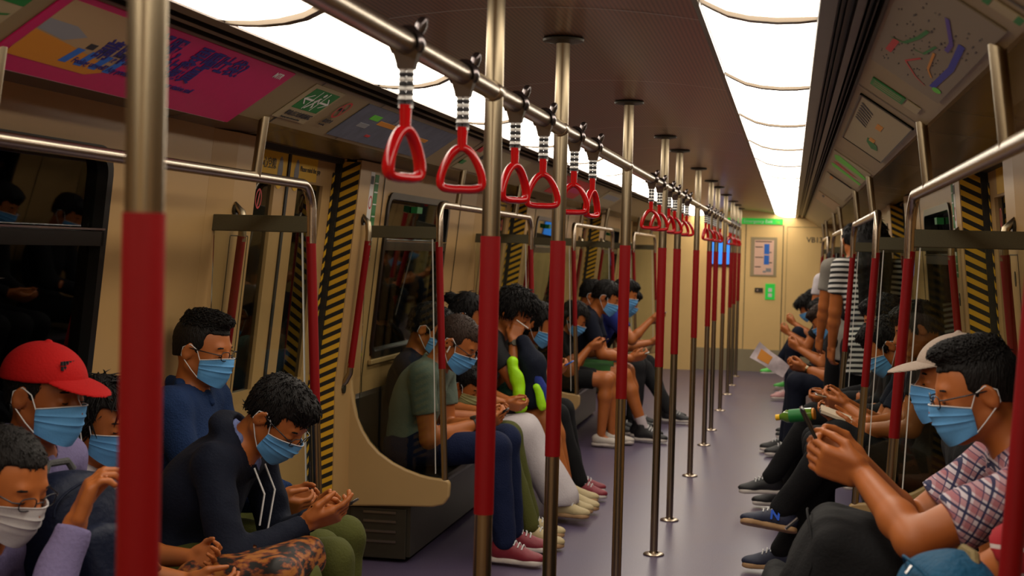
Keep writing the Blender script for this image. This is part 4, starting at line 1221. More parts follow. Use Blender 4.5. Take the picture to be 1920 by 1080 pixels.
def tufts(V, Q, C, R, s, style, seed, dens):
    """locks of hair combed away from the crown, merged into the hair surface"""
    r = np.random.RandomState(seed)
    n, L, lift = {'short': (1300, .017, .16), 'crop': (900, .008, .35), 'thin': (700, .009, .3), 'undercut': (1100, .014, .25), 'bushy': (1700, .034, .40), 'long': (450, .050, .03), 'bun': (700, .035, .08)}[style]
    n = int(n * dens)
    nv = np.zeros_like(V); a = V[Q[:, 1]] - V[Q[:, 0]]; b = V[Q[:, 3]] - V[Q[:, 0]]; fn = np.cross(a, b)
    for k in range(4): np.add.at(nv, Q[:, k], fn)
    nv /= np.linalg.norm(nv, axis=1)[:, None] + 1e-9
    q = (V - C) @ R / s
    if style == 'undercut':
        idx = np.where(q[:, 2] > .085)[0]
        if len(idx) == 0: idx = np.arange(len(V))
    else: idx = np.where(q[:, 2] > -.09)[0]
    out = nv[:, :][idx]; keep = ((V[idx] - C) * out).sum(1) > 0; idx = idx[keep]
    ii = r.choice(idx, n); p = V[ii]; N_ = nv[ii]; ql = q[ii]
    K = np.array([-.045, .01, .13]); d = ql - K
    if style == 'undercut': d = d * np.array([.4, .6, .2]) + np.array([.04, 0, .02])
    d = d + r.randn(n, 3) * .028
    d = (d * s) @ R.T; d -= N_ * (d * N_).sum(1)[:, None]; d /= np.linalg.norm(d, axis=1)[:, None] + 1e-9
    Ln = L * s * (.6 + .8 * r.rand(n))[:, None]
    side = np.cross(N_, d); w = (.0024 if style not in ('crop', 'thin') else .0012) * s * (1 + r.rand(n))[:, None]
    p0 = p - N_ * .002; p1 = p + (d * .55 + N_ * lift * .5) * Ln; p2 = p + (d + N_ * lift * (.2 + .8 * r.rand(n)[:, None])) * Ln
    ring = []
    for c, sc_ in ((p0, 1.), (p1, .8), (p2, .12)):
        ring += [c - side * w * sc_, c + side * w * sc_, c + N_ * w * sc_ * .9]
    TV = np.stack(ring, 1).reshape(-1, 3)
    o = len(V) + np.arange(n)[:, None] * 9
    fq = []
    for a_, b_ in ((0, 3), (3, 6)):
        for k in range(3):
            k2 = (k + 1) % 3
            fq.append(np.stack([o[:, 0] + a_ + k, o[:, 0] + a_ + k2, o[:, 0] + b_ + k2, o[:, 0] + b_ + k], 1))
    return np.concatenate([V, TV]), np.concatenate([Q] + fq)
def patch(name, parent, P, grid, mat, th=.0015):
    """thin curved sheet from a grid of head-space points"""
    nu, nv = len(grid), len(grid[0])
    mb = MB(); vs = [P(*g[:3]) for row in grid for g in row]
    vi = [P(g[0] - th / .0015 * .0015, g[1] * .985, g[2]) for row in grid for g in row]
    n = nu * nv
    fs = [(i * nv + j, i * nv + j + 1, (i + 1) * nv + j + 1, (i + 1) * nv + j) for i in range(nu - 1) for j in range(nv - 1)]
    fi = [tuple(x + n for x in f[::-1]) for f in fs]
    mb.add(vs + vi, fs + fi)
    bd = [(0, j) for j in range(nv)] + [(i, nv - 1) for i in range(1, nu)] + [(nu - 1, j) for j in range(nv - 2, -1, -1)] + [(i, 0) for i in range(nu - 2, 0, -1)]
    bi = [i * nv + j for i, j in bd]
    for a, b in zip(bi, bi[1:] + bi[:1]): mb.f.append((a, b, b + n, a + n))
    return mb.build(name, mat, parent, angle=55)
def make_mask(parent, C, R, s, mat='mask', low=0.):
    def P(x, y, z): return tuple(C + R @ (np.array([x, y, z]) * s))
    grid = []
    nu, nv = 25, 19
    for i in range(nu):
        v = i / (nu - 1)                      # 0 top .. 1 bottom
        row = []
        for j in range(nv):
            w = -1 + 2 * j / (nv - 1)
            a = w * math.radians(72)
            cz = -.004 - low; 
            z = (cz - (1 - math.cos(w * 1.5)) * .018) * (1 - v) + v * (-.112 + (1 - math.cos(w * 1.5)) * .030)
            bulge = math.sin(math.pi * min(1, v * 1.08)) * .5 + .5
            front = .106 + .022 * math.sin(math.pi * min(1, .25 + v * .72)) * math.exp(-(w * 2.3) ** 2) - .012 * v
            x = -.006 + front * math.cos(a) ** .8
            y = (.0765 + .004 * (1 - abs(v - .4))) * math.sin(a) * (1 - .13 * v)
            pl = 0.
            for c in (.26, .46, .66): pl += .0030 * max(0, 1 - abs(v - c) / .05) * (1 if v < c else .15)
            wr = .0012 * math.sin(7 * w + 9 * v)
            e = 1 + (pl + wr) / .09
            row.append((x * e, y * e, z))
        grid.append(row)
    m = patch('face_mask', parent, P, grid, mat)
    mb = MB()
    for q, j in ((-1, 0), (1, nv - 1)):
        t = grid[1][j]; b = grid[nu - 2][j]
        path = [t, (.020, q * .078, .010), (-.005, q * .083, .024), (-.030, q * .084, .010), (-.032, q * .084, -.018), (-.016, q * .081, -.034), (.01, q * .076, -.060), b]
        pts = []
        for a in range(len(path) - 1):
            for tt in (0, .5): pts.append(tuple(path[a][c] * (1 - tt) + path[a + 1][c] * tt for c in range(3)))
        pts.append(path[-1])
        mb2 = MB().tube([P(*p) for p in pts], .0016 * s, 6)
        mb2.build('ear_loop', 'loop', m)
    mb2 = MB().tube([P(grid[0][j][0] * 1.012, grid[0][j][1] * 1.012, grid[0][j][2]) for j in range(nv)], .0014 * s, 5)
    mb2.build('mask_edge', 'loop' if mat == 'mask' else mat, m)
    return m
def make_glasses(parent, C, R, s, mat='glasses', w=.022, h=.015):
    def P(x, y, z): return tuple(C + R @ (np.array([x, y, z]) * s))
    g = MB()
    for q in (-1, 1):
        pts = []
        for k in range(17):
            a = 2 * math.pi * k / 16
            cx = abs(math.cos(a)) ** .6 * (1 if math.cos(a) > 0 else -1); sz = abs(math.sin(a)) ** .7 * (1 if math.sin(a) > 0 else -1)
            pts.append(P(.107 - .007 * abs(q * .032 + cx * w) / .05, q * .032 + cx * w, .002 + sz * h))
        g.tube(pts, .0016 * s, 6)
        g.tube([P(.100, q * .055, .008), (P(.092, q * .068, .008)), P(.03, q * .079, .010), P(-.010, q * .083, .012), P(-.030, q * .082, -.006)], .0018 * s, 6)
    g.tube([P(.108, -.010, .004), P(.110, 0, .007), P(.108, .010, .004)], .0016 * s, 6)
    return g.build('glasses', mat, parent, angle=70)
def make_cap(parent, C, R, s, mat, h=.006, tilt=8, mark=None):
    def P(x, y, z): return C + R @ (np.array([x, y, z]) * s)
    f = Field()
    f.ell(P(-.012, 0, .040), np.array([.114, .092, .092]) * s, R, k=.02)
    f.plane(P(0, 0, .038), R @ np.array([.10, 0, -1]), k=.004)
    f.ell(P(-.012, 0, .034), np.array([.106, .084, .084]) * s, R, k=.004, op='s')
    f.ell(P(-.012, 0, .133), np.array([.009, .009, .006]) * s, R, k=.004)
    o = grow('cap', f, h * .7, C - .17 * s, C + .17 * s, mat, parent)
    b = Field()
    Rb = R @ rotm(*np.eye(3), tilt)
    b.ell(P(.085, 0, .040), np.array([.095, .078, .020]) * s, Rb, k=.004)
    b.ell(P(.080, 0, .012), np.array([.14, .115, .040]) * s, Rb, k=.003, op='s')
    b.ell(P(-.014, 0, .040), np.array([.098, .076, .090]) * s, R, k=.003, op='s')
    b.plane(P(-.0, 0, .05), R @ np.array([-1, 0, 0]), k=.003)
    grow('cap_brim', b, h * .5, C - .22 * s, C + .22 * s, mat, o)
    return o

def hand_prims(f, W, d, n, right, curl, s, k=.004, spread=.0, point=None, thumb=None):
    """palm, five fingers of unequal length with knuckle bends, thumb from the side"""
    d = nrm(d); n = nrm(n - d * (n @ d)); side = np.cross(d, n) * (1 if right else -1)
    R = np.stack([d, side, n], 1)
    f.box(W + d * .050 * s, np.array([.047, .038, .0145]) * s, R, rad=.012 * s, k=.014)
    f.ell(W + (d * .030 + side * .022 + n * .008) * s, np.array([.032, .018, .017]) * s, R, k=.012)
    lens = (.070, .079, .074, .058); lat = (.029, .010, -.010, -.029)
    for i in range(4):
        c = curl if not isinstance(curl, (list, tuple)) else curl[i]
        if point is not None and i == point: c = .10
        p = W + (d * (.092 - .004 * abs(i - 1)) + side * lat[i]) * s
        ang = c * .55
        r0 = .0092 * s
        base = W + (d * .055 + side * lat[i] * .9) * s
        f.cone(base, p, .0115 * s, r0, k=.008)
        for fr, rr_, dc in ((.45, .0088, 1.0), (.30, .0080, .8), (.25, .0072, .6)):
            L = lens[i] * fr * s
            v = d * math.cos(ang) + n * math.sin(ang) + side * lat[i] * (2.0 + spread)
            q = p + nrm(v) * L
            f.cone(p, q, r0, rr_ * s, k=.0025)
            p = q; r0 = rr_ * s; ang += c * dc
    tb = W + (d * .022 + side * .026) * s
    th = thumb or (.72, .55, .42)
    v = nrm(d * th[0] + side * th[1] + n * th[2]); q = tb + v * .040 * s
    f.cone(tb, q, .0150 * s, .0118 * s, k=.010)
    v2 = nrm(d * .95 + side * .05 + n * (th[2] * .9)); q2 = q + v2 * .033 * s
    f.cone(q, q2, .0112 * s, .0098 * s, k=.004)
    q3 = q2 + nrm(v2 + n * .15 - side * .2) * .026 * s
    f.cone(q2, q3, .0098 * s, .0078 * s, k=.003)
    return R

def make_shoe(parent, A, Fd, U, s, mat, sole, kind='sneaker', h=.006, name='shoe'):
    """A = ankle joint, Fd = toe direction, U = up from the sole"""
    Fd = nrm(Fd); U = nrm(U - Fd * (U @ Fd)); S = np.cross(U, Fd); R = np.stack([Fd, S, U], 1)
    def P(x, y, z): return A + (Fd * x + S * y + U * z) * s
    f = Field()
    f.ell(P(-.03, 0, -.045), np.array([.050, .036, .045]) * s, R, k=.02)
    f.cone(P(-.02, 0, -.050), P(.10, 0, -.066), .036 * s, .036 * s, k=.03)
    f.ell(P(.135, .004, -.070), np.array([.062, .044, .030]) * s, R, k=.03)
    if kind != 'flat':
        f.cone(P(-.012, 0, -.03), P(-.014, 0, .016), .044 * s, .045 * s, k=.02)
        f.cone(P(.01, 0, -.020), P(.085, 0, -.052), .036 * s, .030 * s, k=.02)
        f.cone(P(-.014, 0, .055), P(-.014, 0, .022), .036 * s, .034 * s, k=.006, op='s')
    f.plane(P(0, 0, -.082), -U, k=.006)
    f.noise = folds(.002, 60, 3)
    lo = A - .30 * s; hi = A + .30 * s
    o = grow(name, f, h, lo, hi, mat, parent)
    g = Field()
    for x, w in ((-.045, .036), (-.02, .037), (.03, .034), (.08, .040), (.13, .044), (.165, .034)):
        pass
    g.cone(P(-.042, 0, -.090), P(.05, 0, -.090), .040 * s, .037 * s, k=.02)
    g.cone(P(.05, 0, -.090), P(.142, .004, -.090), .037 * s, .050 * s, k=.02)
    g.plane(P(0, 0, -.074), U, k=.004); g.plane(P(0, 0, -.100), -U, k=.004)
    grow('sole', g, h, lo, hi, sole, o)
    if kind == 'sneaker':
        for k in range(4):
            x = .030 + k * .020
            z = -.010 - k * .0085
            MB().tube([tuple(P(x, -.024, z + .006)), tuple(P(x + .004, -.010, z + .024)), tuple(P(x, .010, z + .024)), tuple(P(x + .004, .024, z + .006))], .0036 * s, 6).build('lace', 'loop' if mat != 'shoe_black_l' else mat, o)
    return o

def person(label, side, t, head, pitch=20, yaw=0, roll=0, hip=(1.27, .55), sc=1.05, hs=1.08, res=.007, skin='skin', hair='short', hairmat='hair',
           top='tee', topmat='black_cloth', legs='long', legmat='black_cloth', knees=None, feet=None, hands=None, wd=None, curl=.75, shoes=('shoe_black', 'shoe_black'),
           shoekind='sneaker', mask='mask', glasses=False, cap=None, group=None, crossed=None, hood=False, collar=None, elbow_out=.25, arms_vis=True, shoulder=None, hair_len=None, socks=None,
           twist=0, slen=.62, elbow_poles=None, shoe_feet=(0, 1), folds_amp=.010, footdirs=None, palm=None, torso_w=1.0, ang=None, org=None, standing=False, name='person', nb=0., hem=0.):
    rt = root(name, label, 'person', group)
    if ang is None:
        F = np.array([-side * 1., 0, 0]); Lf = np.array([0, -side * 1., 0]); O = np.array([side * 1.5, t, 0])
    else:
        a = math.radians(ang); F = np.array([math.cos(a), math.sin(a), 0]); Lf = np.array([-math.sin(a), math.cos(a), 0]); O = np.array([org[0], org[1], 0])
    U = np.array([0, 0, 1.])
    def G(x, dl, z):          # |x| lateral in the carriage (or forward distance when standing), dl to the person's left, height
        if ang is None: return np.array([side * x, t, 0]) + Lf * dl + U * z
        return O + F * x + Lf * dl + U * z
    rt.location = tuple(O)
    base = np.array(rt.location)
    H = G(hip[0], 0, hip[1])
    C = G(head[0], head[2] if len(head) > 2 else 0, head[1])
    R = rotm(F, Lf, U, pitch, yaw, roll)
    N = C + R @ (np.array([-.035 - nb, 0, -.125]) * hs)       # base of the neck
    ax = nrm(N - H); TL = np.linalg.norm(N - H)
    lean_f = nrm(np.cross(Lf, ax)) * 1.0                 # chest facing direction
    if lean_f @ F < 0: lean_f = -lean_f
    tw = math.radians(twist)
    Ls = Lf * math.cos(tw) + lean_f * math.sin(tw) if twist else Lf
    Rt = np.stack([lean_f, Lf, ax], 1)
    back = -lean_f
    Sc = N - ax * .045 * sc + lean_f * .005
    bow = back * (.035 * sc if not standing else .0)
    SH = [Sc + Ls * q * .180 * sc * torso_w - ax * .02 for q in (1, -1)]     # left, right
    Mid = (H + Sc) / 2 + bow * 1.0
    Ch = Sc * .66 + Mid * .34 - ax * .06 + bow * .6
    f = Field()
    # torso
    f.ell(H, np.array([.115, .160, .110]) * sc * .95, Rt, k=.05)
    f.ell(Mid, np.array([.100, .140, .15]) * sc * .95 * np.array([1, torso_w, 1]), Rt, k=.06)
    f.ell(Ch, np.array([.105, .155, .15]) * sc * .95 * np.array([1, torso_w, 1]), Rt, k=.06)
    f.cone(SH[0] - Ls * .03, SH[1] + Ls * .03, .056 * sc, .056 * sc, k=.06)
    f.cone(N - ax * .05, C + R @ (np.array([-.022, 0, -.055]) * hs), .060 * sc, .052 * hs, k=.04)
    add_head(f, C, R, hs, detail=res < .012)
    # arms
    EL, WR = [], []
    if hands is None: hands = [(hip[0] - .30, .12, hip[1] + .10), (hip[0] - .30, -.12, hip[1] + .10)]
    handR = []
    for i, q in enumerate((1, -1)):
        w = G(*hands[i])
        pole = (-U * 1.0 + Lf * q * elbow_out + back * .3) if elbow_poles is None else (F * elbow_poles[i][0] + Lf * elbow_poles[i][1] + U * elbow_poles[i][2])
        e, w = ik(SH[i], w, .285 * sc, .255 * sc, pole)
        EL.append(e); WR.append(w)
        f.cone(SH[i], e, .047 * sc, .037 * sc, k=.025)
        f.cone(SH[i] * .45 + e * .55, e, .043 * sc, .036 * sc, k=.02)
        m_ = e + (w - e) * .3
        f.cone(e, m_, .038 * sc, .039 * sc, k=.02)
        f.cone(m_, w, .039 * sc, .026 * sc, k=.02)
        fd = nrm(w - e)
        dd = fd if wd is None or wd[i] is None else nrm(F * wd[i][0] + Lf * wd[i][1] + U * wd[i][2])
        pn = (-Lf * q * .75 + U * .55 + F * .1) if palm is None or palm[i] is None else (F * palm[i][0] + Lf * palm[i][1] + U * palm[i][2])
        cu = curl[i] if isinstance(curl, (list, tuple)) else curl
        hr = hand_prims(f, w, dd, pn, q < 0, cu, sc * 1.0, k=.004)
        handR.append((w, hr))
    # legs
    if knees is None: knees = [(hip[0] - .43, .11, hip[1] + .03), (hip[0] - .43, -.11, hip[1] + .03)]
    if feet is None: feet = [(hip[0] - .45, .12, .11), (hip[0] - .45, -.12, .11)]
    KN, AN = [], []
    for i, q in enumerate((1, -1)):
        hj = H + Lf * q * .085 * sc
        kn = G(*knees[i]); an = G(*feet[i])
        # keep bone lengths honest
        lt, ls_ = .45 * sc, .435 * sc
        hint = kn - (hj + an) / 2
        kn, an2 = ik(hj, an, lt, ls_, hint)
        KN.append(kn); AN.append(an2)
        f.cone(hj, kn, .082 * sc, .054 * sc, k=.04)
        m_ = kn + (an2 - kn) * .3 
        cb = nrm(np.cross(np.cross(kn - hj, an2 - kn), an2 - kn)) if np.linalg.norm(np.cross(kn - hj, an2 - kn)) > 1e-4 else back
        f.cone(kn, m_, .052 * sc, .054 * sc, k=.03)
        f.cone(m_, an2, .054 * sc, .034 * sc, k=.03)
        ft = nrm(F + Lf * q * .15) if footdirs is None else nrm(F * footdirs[i][0] + Lf * footdirs[i][1] + U * footdirs[i][2])
        f.cone(an2 - U * .03, an2 + ft * .10 - U * .055, .026 * sc, .018 * sc, k=.015)
    allp = np.array(SH + EL + WR + KN + AN + [C, H, N])
    lo, hi = allp.min(0) - .24, allp.max(0) + .24
    lo[2] = max(lo[2], -.01)
    # body mesh, in coordinates of the thing's origin
    def put(o):
        me = o.data; me.transform(Matrix.Translation(-Vector(tuple(base)))); return o
    made = []
    body = grow('body', f, res, lo, hi, skin, rt, 1); made.append(body)
    # --- hair
    if hair:
        hf = hair_field(C, R, hs, hair, int(t * 100) % 97)
        HV, HQ = net(hf, max(.0045, res * .8), C - .2 * hs, C + .2 * hs)
        HV, HQ = tufts(HV, HQ, C, R, hs, hair, int(t * 100) % 97, 1.0 if res < .0065 else .6)
        ho = np_mesh('hair', HV, HQ, [hairmat], rt, 0); made.append(ho)
        if hair_len:
            lf = Field()
            for q in (-1, -.5, 0, .5, 1):
                a_ = C + R @ (np.array([-.055 - .03 * (1 - abs(q)), q * .075, .0]) * hs)
                b_ = N + back * .125 + Ls * q * .085 - U * hair_len * (1 if standing else .8)
                lf.cone(a_, (a_ + b_) / 2 + back * .03 + U * .03, .035, .034, k=.03); lf.cone((a_ + b_) / 2 + back * .03 + U * .03, b_, .034, .018, k=.03)
            lf.noise = strands(.008, 130, 5)
            made.append(grow('long_hair', lf, .007, C - .62, C + .3, hairmat, rt, 0))
        if res < .012:
            eb = MB()
            for q in (-1, 1):
                eb = MB(); pts = [tuple(C + R @ (np.array([.088 - .010 * abs(k - 1.2) / 1.5, q * (.016 + .013 * k), .024 + .003 * math.sin(k)]) * hs)) for k in (0, 1, 2, 2.6)]
                eb.tube(pts, [.002 * hs, .0034 * hs, .003 * hs, .0012 * hs], 6); made.append(eb.build('eyebrow', hairmat, rt))
                ey = MB(); pts = [tuple(C + R @ (np.array([.0885 - .004 * abs(k - 1), q * (.021 + .010 * k), -.001 - .0015 * math.sin(k * 1.5)]) * hs)) for k in (0, .5, 1, 1.5, 2)]
                ey.tube(pts, .0016 * hs, 5); made.append(ey.build('eyelash', hairmat, rt))
    if mask: made.append(make_mask(rt, C, R, hs, mask))
    if glasses: made.append(make_glasses(rt, C, R, hs))
    if cap: made.append(make_cap(rt, C, R, hs, cap))
    # --- top
    ch = max(res * 1.25, .0075)
    g = Field(); ex = .014
    g.ell(H + ax * .03, np.array([.118, .165, .12]) * sc * .98 + ex * .5, Rt, k=.06)
    g.ell(Mid, (np.array([.102, .143, .16]) * sc * .97 + ex) * np.array([1, torso_w, 1]), Rt, k=.06)
    g.ell(Ch, (np.array([.107, .158, .15]) * sc * .97 + ex) * np.array([1, torso_w, 1]), Rt, k=.06)
    g.cone(SH[0] - Ls * .03, SH[1] + Ls * .03, .056 * sc + ex, .056 * sc + ex, k=.06)
    g.cone(N - ax * .07, N - ax * .005, .074 * sc, .066 * sc, k=.03)
    if hem: g.cone(H, H - ax * (hem + .05), .150 * sc, .150 * sc, k=.05)
    g.plane(H - ax * (.045 + hem), -ax, k=.01)
    for i in (0, 1):
        fr = slen if top in ('tee', 'shirt') else 1.0
        e_ = SH[i] + (EL[i] - SH[i]) * fr
        sl = Field()
        sl.cone(SH[i], SH[i] + (EL[i] - SH[i]) * fr, .050 * sc + ex, (.052 if fr < 1 else .040) * sc + ex * 1.1, k=.03)
        if fr < 1: sl.plane(e_ - nrm(EL[i] - SH[i]) * .004, nrm(EL[i] - SH[i]), k=.004)
        else:
            sl.cone(EL[i], WR[i], .040 * sc + ex, .028 * sc + ex * .9, k=.03)
            dirn = nrm(WR[i] - EL[i]); sl.plane(WR[i] - dirn * (.005 if top != 'rolled' else .1), dirn, k=.003)
        g.sub(sl, 'u', .03) if False else g._a('f', 'u', .03, (0, 0, 0), 1e9, (sl,))
    if hood:
        g.ell(N + back * .055 + ax * .005, np.array([.075, .105, .055]), Rt, k=.03)
        g.cone(N + Ls * .075 - lean_f * .01, N + lean_f * .075 - ax * .075, .032, .026, k=.02)
        g.cone(N - Ls * .075 - lean_f * .01, N + lean_f * .075 - ax * .075, .032, .026, k=.02)
    nk = Field()
    nk.cone(N - ax * .02, C + R @ (np.array([-.02, 0, -.04]) * hs), .066 * sc, .062 * hs, k=.01)
    g.cone(N - ax * .012 + lean_f * .008, N + ax * .20 + lean_f * .05, .061 * sc, .10 * sc, k=.004, op='s')
    g.noise = folds(folds_amp, 26, int(t * 37) % 91)
    made.append(grow('hoodie' if hood else ('shirt' if top in ('shirt', 'long', 'rolled') else 'tee_shirt'), g, ch, lo, hi, topmat, rt, 1))
    if collar:
        cf = Field()
        for q in (1, -1):
            for a0, a1, r_ in ((N + back * .062 + ax * .022, N + Ls * q * .066 + ax * .010, .013), (N + Ls * q * .066 + ax * .010, N + lean_f * .070 - ax * .045, .013)):
                cf.cone(a0, a1, r_, r_, k=.015)
                cf.cone(a0 - ax * .018 + nrm(a0 - N) * .006, a1 - ax * .022 + nrm(a1 - N) * .008, r_, r_, k=.015)
        made.append(grow('collar', cf, .006, N - .2, N + .2, collar, rt, 1))
    # --- trousers / shorts / skirt
    p = Field()
    p.ell(H - ax * .01, np.array([.122, .170, .115]) * sc + .004, Rt, k=.05)
    p.plane(H + U * .09, U, k=.01)
    fr = {'long': 1., 'shorts': .78, 'skirt': .9, 'maxi': 1.}[legs]
    for i, q in enumerate((1, -1)):
        hj = H + Lf * q * .085 * sc
        if legs in ('long',):
            p.cone(hj, KN[i], .096 * sc, .074 * sc, k=.04)
            p.cone(KN[i], AN[i], .074 * sc, .058 * sc, k=.035)
        elif legs == 'maxi':
            p.cone(hj, KN[i], .095 * sc, .080 * sc, k=.09); p.cone(KN[i], AN[i], .080 * sc, .090 * sc, k=.10)
            if i: p.cone((KN[0] + KN[1]) / 2, (AN[0] + AN[1]) / 2, .08, .09, k=.08)
        else:
            kk = hj + (KN[i] - hj) * fr
            leg = Field(); leg.cone(hj, kk, .094 * sc, .080 * sc, k=.03); leg.plane(kk, nrm(KN[i] - hj), k=.004)
            p._a('f', 'u', .03, (0, 0, 0), 1e9, (leg,))
    if legs in ('long', 'maxi'): p.plane(np.minimum(AN[0], AN[1]) * np.array([1, 1, 0]) + U * (min(AN[0][2], AN[1][2]) - .035), -U, k=.004)
    p.noise = folds(folds_amp, 24, int(t * 53) % 89)
    made.append(grow({'long': 'trousers', 'shorts': 'shorts', 'skirt': 'skirt', 'maxi': 'long_skirt'}[legs], p, ch * 1.1, lo, hi, legmat, rt, 1))
    for i in shoe_feet:
        q = (1, -1)[i]
        ft = (F + Lf * q * .15) if footdirs is None else (F * footdirs[i][0] + Lf * footdirs[i][1] + U * footdirs[i][2])
        up = U if footdirs is None or len(footdirs[i]) < 6 else (F * footdirs[i][3] + Lf * footdirs[i][4] + U * footdirs[i][5])
        made.append(make_shoe(rt, AN[i], ft, up, sc * .98, shoes[0], shoes[1], shoekind, h=max(.005, res)))
        if socks:
            sd = nrm(KN[i] - AN[i]); made.append(MB().tube([tuple(AN[i] - sd * .02), tuple(AN[i] + sd * .03), tuple(AN[i] + sd * .10)], [.038 * sc, .038 * sc, .041 * sc], 16).build('sock', socks, rt))
    # move everything to the thing's own origin
    seen = set()
    for o in made:
        for x in [o] + list(o.children):
            if x.data.name not in seen:
                seen.add(x.data.name); put(x)
    return dict(root=rt, C=C, R=R, N=N, H=H, SH=SH, EL=EL, WR=WR, KN=KN, AN=AN, F=F, L=Lf, U=U, ax=ax, lean=lean_f, Ls=Ls, hr=handR, base=base, G=G)

def phone(p, label, tilt=35, w=.074, l=.150, mat='phone', glow=None, group='phones held by passengers', yaw=0, at='hands'):
    """a handset lying in a person's two hands, screen facing the eyes"""
    t = root('phone', label, 'phone', group)
    F, U, L = p['F'], p['U'], p['L']
    c = at if not isinstance(at, str) else (p['WR'][0] + p['WR'][1]) / 2 + F * .085 + U * .035
    a = math.radians(tilt)
    lg = nrm(F * math.cos(a) + U * math.sin(a)); n = np.cross(lg, L); n = n if n @ U > 0 else -n
    t.location = tuple(c)
    mt = Matrix(((L[0], lg[0], n[0], 0), (L[1], lg[1], n[1], 0), (L[2], lg[2], n[2], 0), (0, 0, 0, 1)))
    b = MB().prism([(x, y) for x, y in rrect(-w / 2, w / 2, -l / 2, l / 2, .010)], 2, -.004, .004).build('phone_body', mat, t, bevel=.0015)
    b.data.transform(mt)
    s = MB().prism([(x, y) for x, y in rrect(-w / 2 + .004, w / 2 - .004, -l / 2 + .005, l / 2 - .005, .007)], 2, .0041, .0046).build('phone_screen', glow or 'phone', t)
    s.data.transform(mt)
    k = MB().prism([(x, y) for x, y in rrect(-w / 2 + .006, -w / 2 + .026, l / 2 - .034, l / 2 - .008, .006)], 2, -.0062, -.004).build('camera_bump', 'dark_steel', t)
    k.data.transform(mt)
    return t
M['screen_glow'] = emis('phone_screen_glow', (.5, .6, .75), .5)

def blob_thing(name, label, cat, field, h, lo, hi, mat, part=None, it=1, group=None):
    if part:
        t = root(name, label, cat, group); c = (np.array(lo) + np.array(hi)) / 2; t.location = (c[0], c[1], lo[2])
        o = grow(part, field, h, lo, hi, mat, t, it); o.data.transform(Matrix.Translation(-t.location)); return t
    o = grow(name, field, h, lo, hi, mat, None, it); return tag(o, label, cat, group)
def backpack(label, c, size, R, mats, olive=False, seed=1, h=.007, name='backpack'):
    t = root(name, label, 'bag'); c = np.array(c, float); t.location = tuple(c)
    w, d, hh = size
    def P(x, y, z): return R @ np.array([x, y, z])
    def put(o): return o
    f = Field()
    f.box(P(0, 0, 0), np.array([d / 2, w / 2, hh / 2]), R, rad=.06, k=.02)
    f.ell(P(0, 0, hh * .16), np.array([d * .56, w * .50, hh * .40]), R, k=.05)
    f.noise = folds(.022, 15, seed)
    e = max(size) * .9
    grow('bag_body', f, h, (-e,) * 3, (e,) * 3, mats[0], t, 2)
    g = Field(); g.box(P(d * .56, 0, -hh * .14), np.array([.035, w * .36, hh * .24]), R, rad=.03, k=.02); g.noise = folds(.012, 24, seed + 1)
    grow('front_pocket', g, h, (-e,) * 3, (e,) * 3, mats[0], t, 1)
    for q in (-1, 1):
        MB().tube([P(-d * .5, q * w * .2, hh * .44), P(-d * .68, q * w * .26, hh * .25), P(-d * .72, q * w * .28, -hh * .05), P(-d * .55, q * w * .3, -hh * .36)], [.022, .026, .022, .014], 10, flat=.45).build('shoulder_strap', mats[1], t)
    MB().tube([P(-.02, -.045, hh * .53), P(-.02, -.03, hh * .60), P(-.02, .03, hh * .60), P(-.02, .045, hh * .53)], .009, 8).build('carry_handle', mats[1], t)
    MB().tube([P(d * .48 + .02 * math.cos(a * 2), w * .46 * math.sin(a), hh * .22 + hh * .22 * math.cos(a)) for a in np.linspace(-1.6, 1.6, 16)], .0030, 6).build('zip', mats[0], t)
    MB().tube([P(d * .60, w * .1, hh * .40), P(d * .66, w * .12, hh * .33)], .004, 6).build('zip_pull', 'chrome', t)
    return t

two = lambda x, z, g=.05: [(x, g, z), (x, -g, z)]
fwd = [(1, -.30, .25), (1, .30, .25)]
palmH = [(.05, -.75, .65), (.05, .75, .65)]
PP = {}
M['pale_blue_shirt'] = cloth('pale_blue_cotton', (.16, .20, .42))

# ---------------- left bench nearest the camera
PP['undercut'] = person('person in a blue denim shirt and glasses with cropped sides, behind the hooded one', -1, 4.62, (1.335, 1.20), 10, -6, hip=(1.31, .55), sc=1.02, hs=1.03, res=.0055,
    hair='undercut', top='long', topmat='denim_blue', collar='denim_blue', glasses=True, hands=two(1.04, .70, .08), legmat='olive', knees=[(.94, .12, .58), (.94, -.12, .58)], group='passengers on the first left bench', shoe_feet=())
PP['hoodie'] = person('person in a dark navy hooded jacket bending over a phone with both hands out', -1, 4.18, (.895, 1.035), 42, -8, hip=(1.23, .55), hs=1.03, res=.0045,
    hair='short', top='long', topmat='navy_cloth', hood=True, collar='pale_blue_shirt', hands=[(.80, .060, .715), (.77, -.060, .725)], wd=[(1, -.35, .38), (1, .20, .36)], palm=[(-.1, -.8, .6), (-.25, .55, .80)],
    curl=[.85, [.30, .62, .8, .9]], legmat='olive', knees=[(.76, .15, .60), (.72, -.17, .61)], feet=[(.70, .14, .11), (.66, -.18, .11)], glasses=True, group='passengers on the first left bench', folds_amp=.014,
    elbow_poles=[(0, .3, -1), (.2, -.35, -1)])
PP['woman'] = person('person with long dark hair and pale blue mask between red cap and first pole', -1, 3.76, (1.265, 1.055), 16, -18, hip=(1.32, .52), sc=.93, hs=.98, res=.0055,
    skin='skin', hair='long', hair_len=.30, top='tee', topmat='white_cloth', hands=[(1.02, .08, .66), (.93, -.14, .645)], legmat='black_cloth', group='passengers on the first left bench', shoe_feet=())
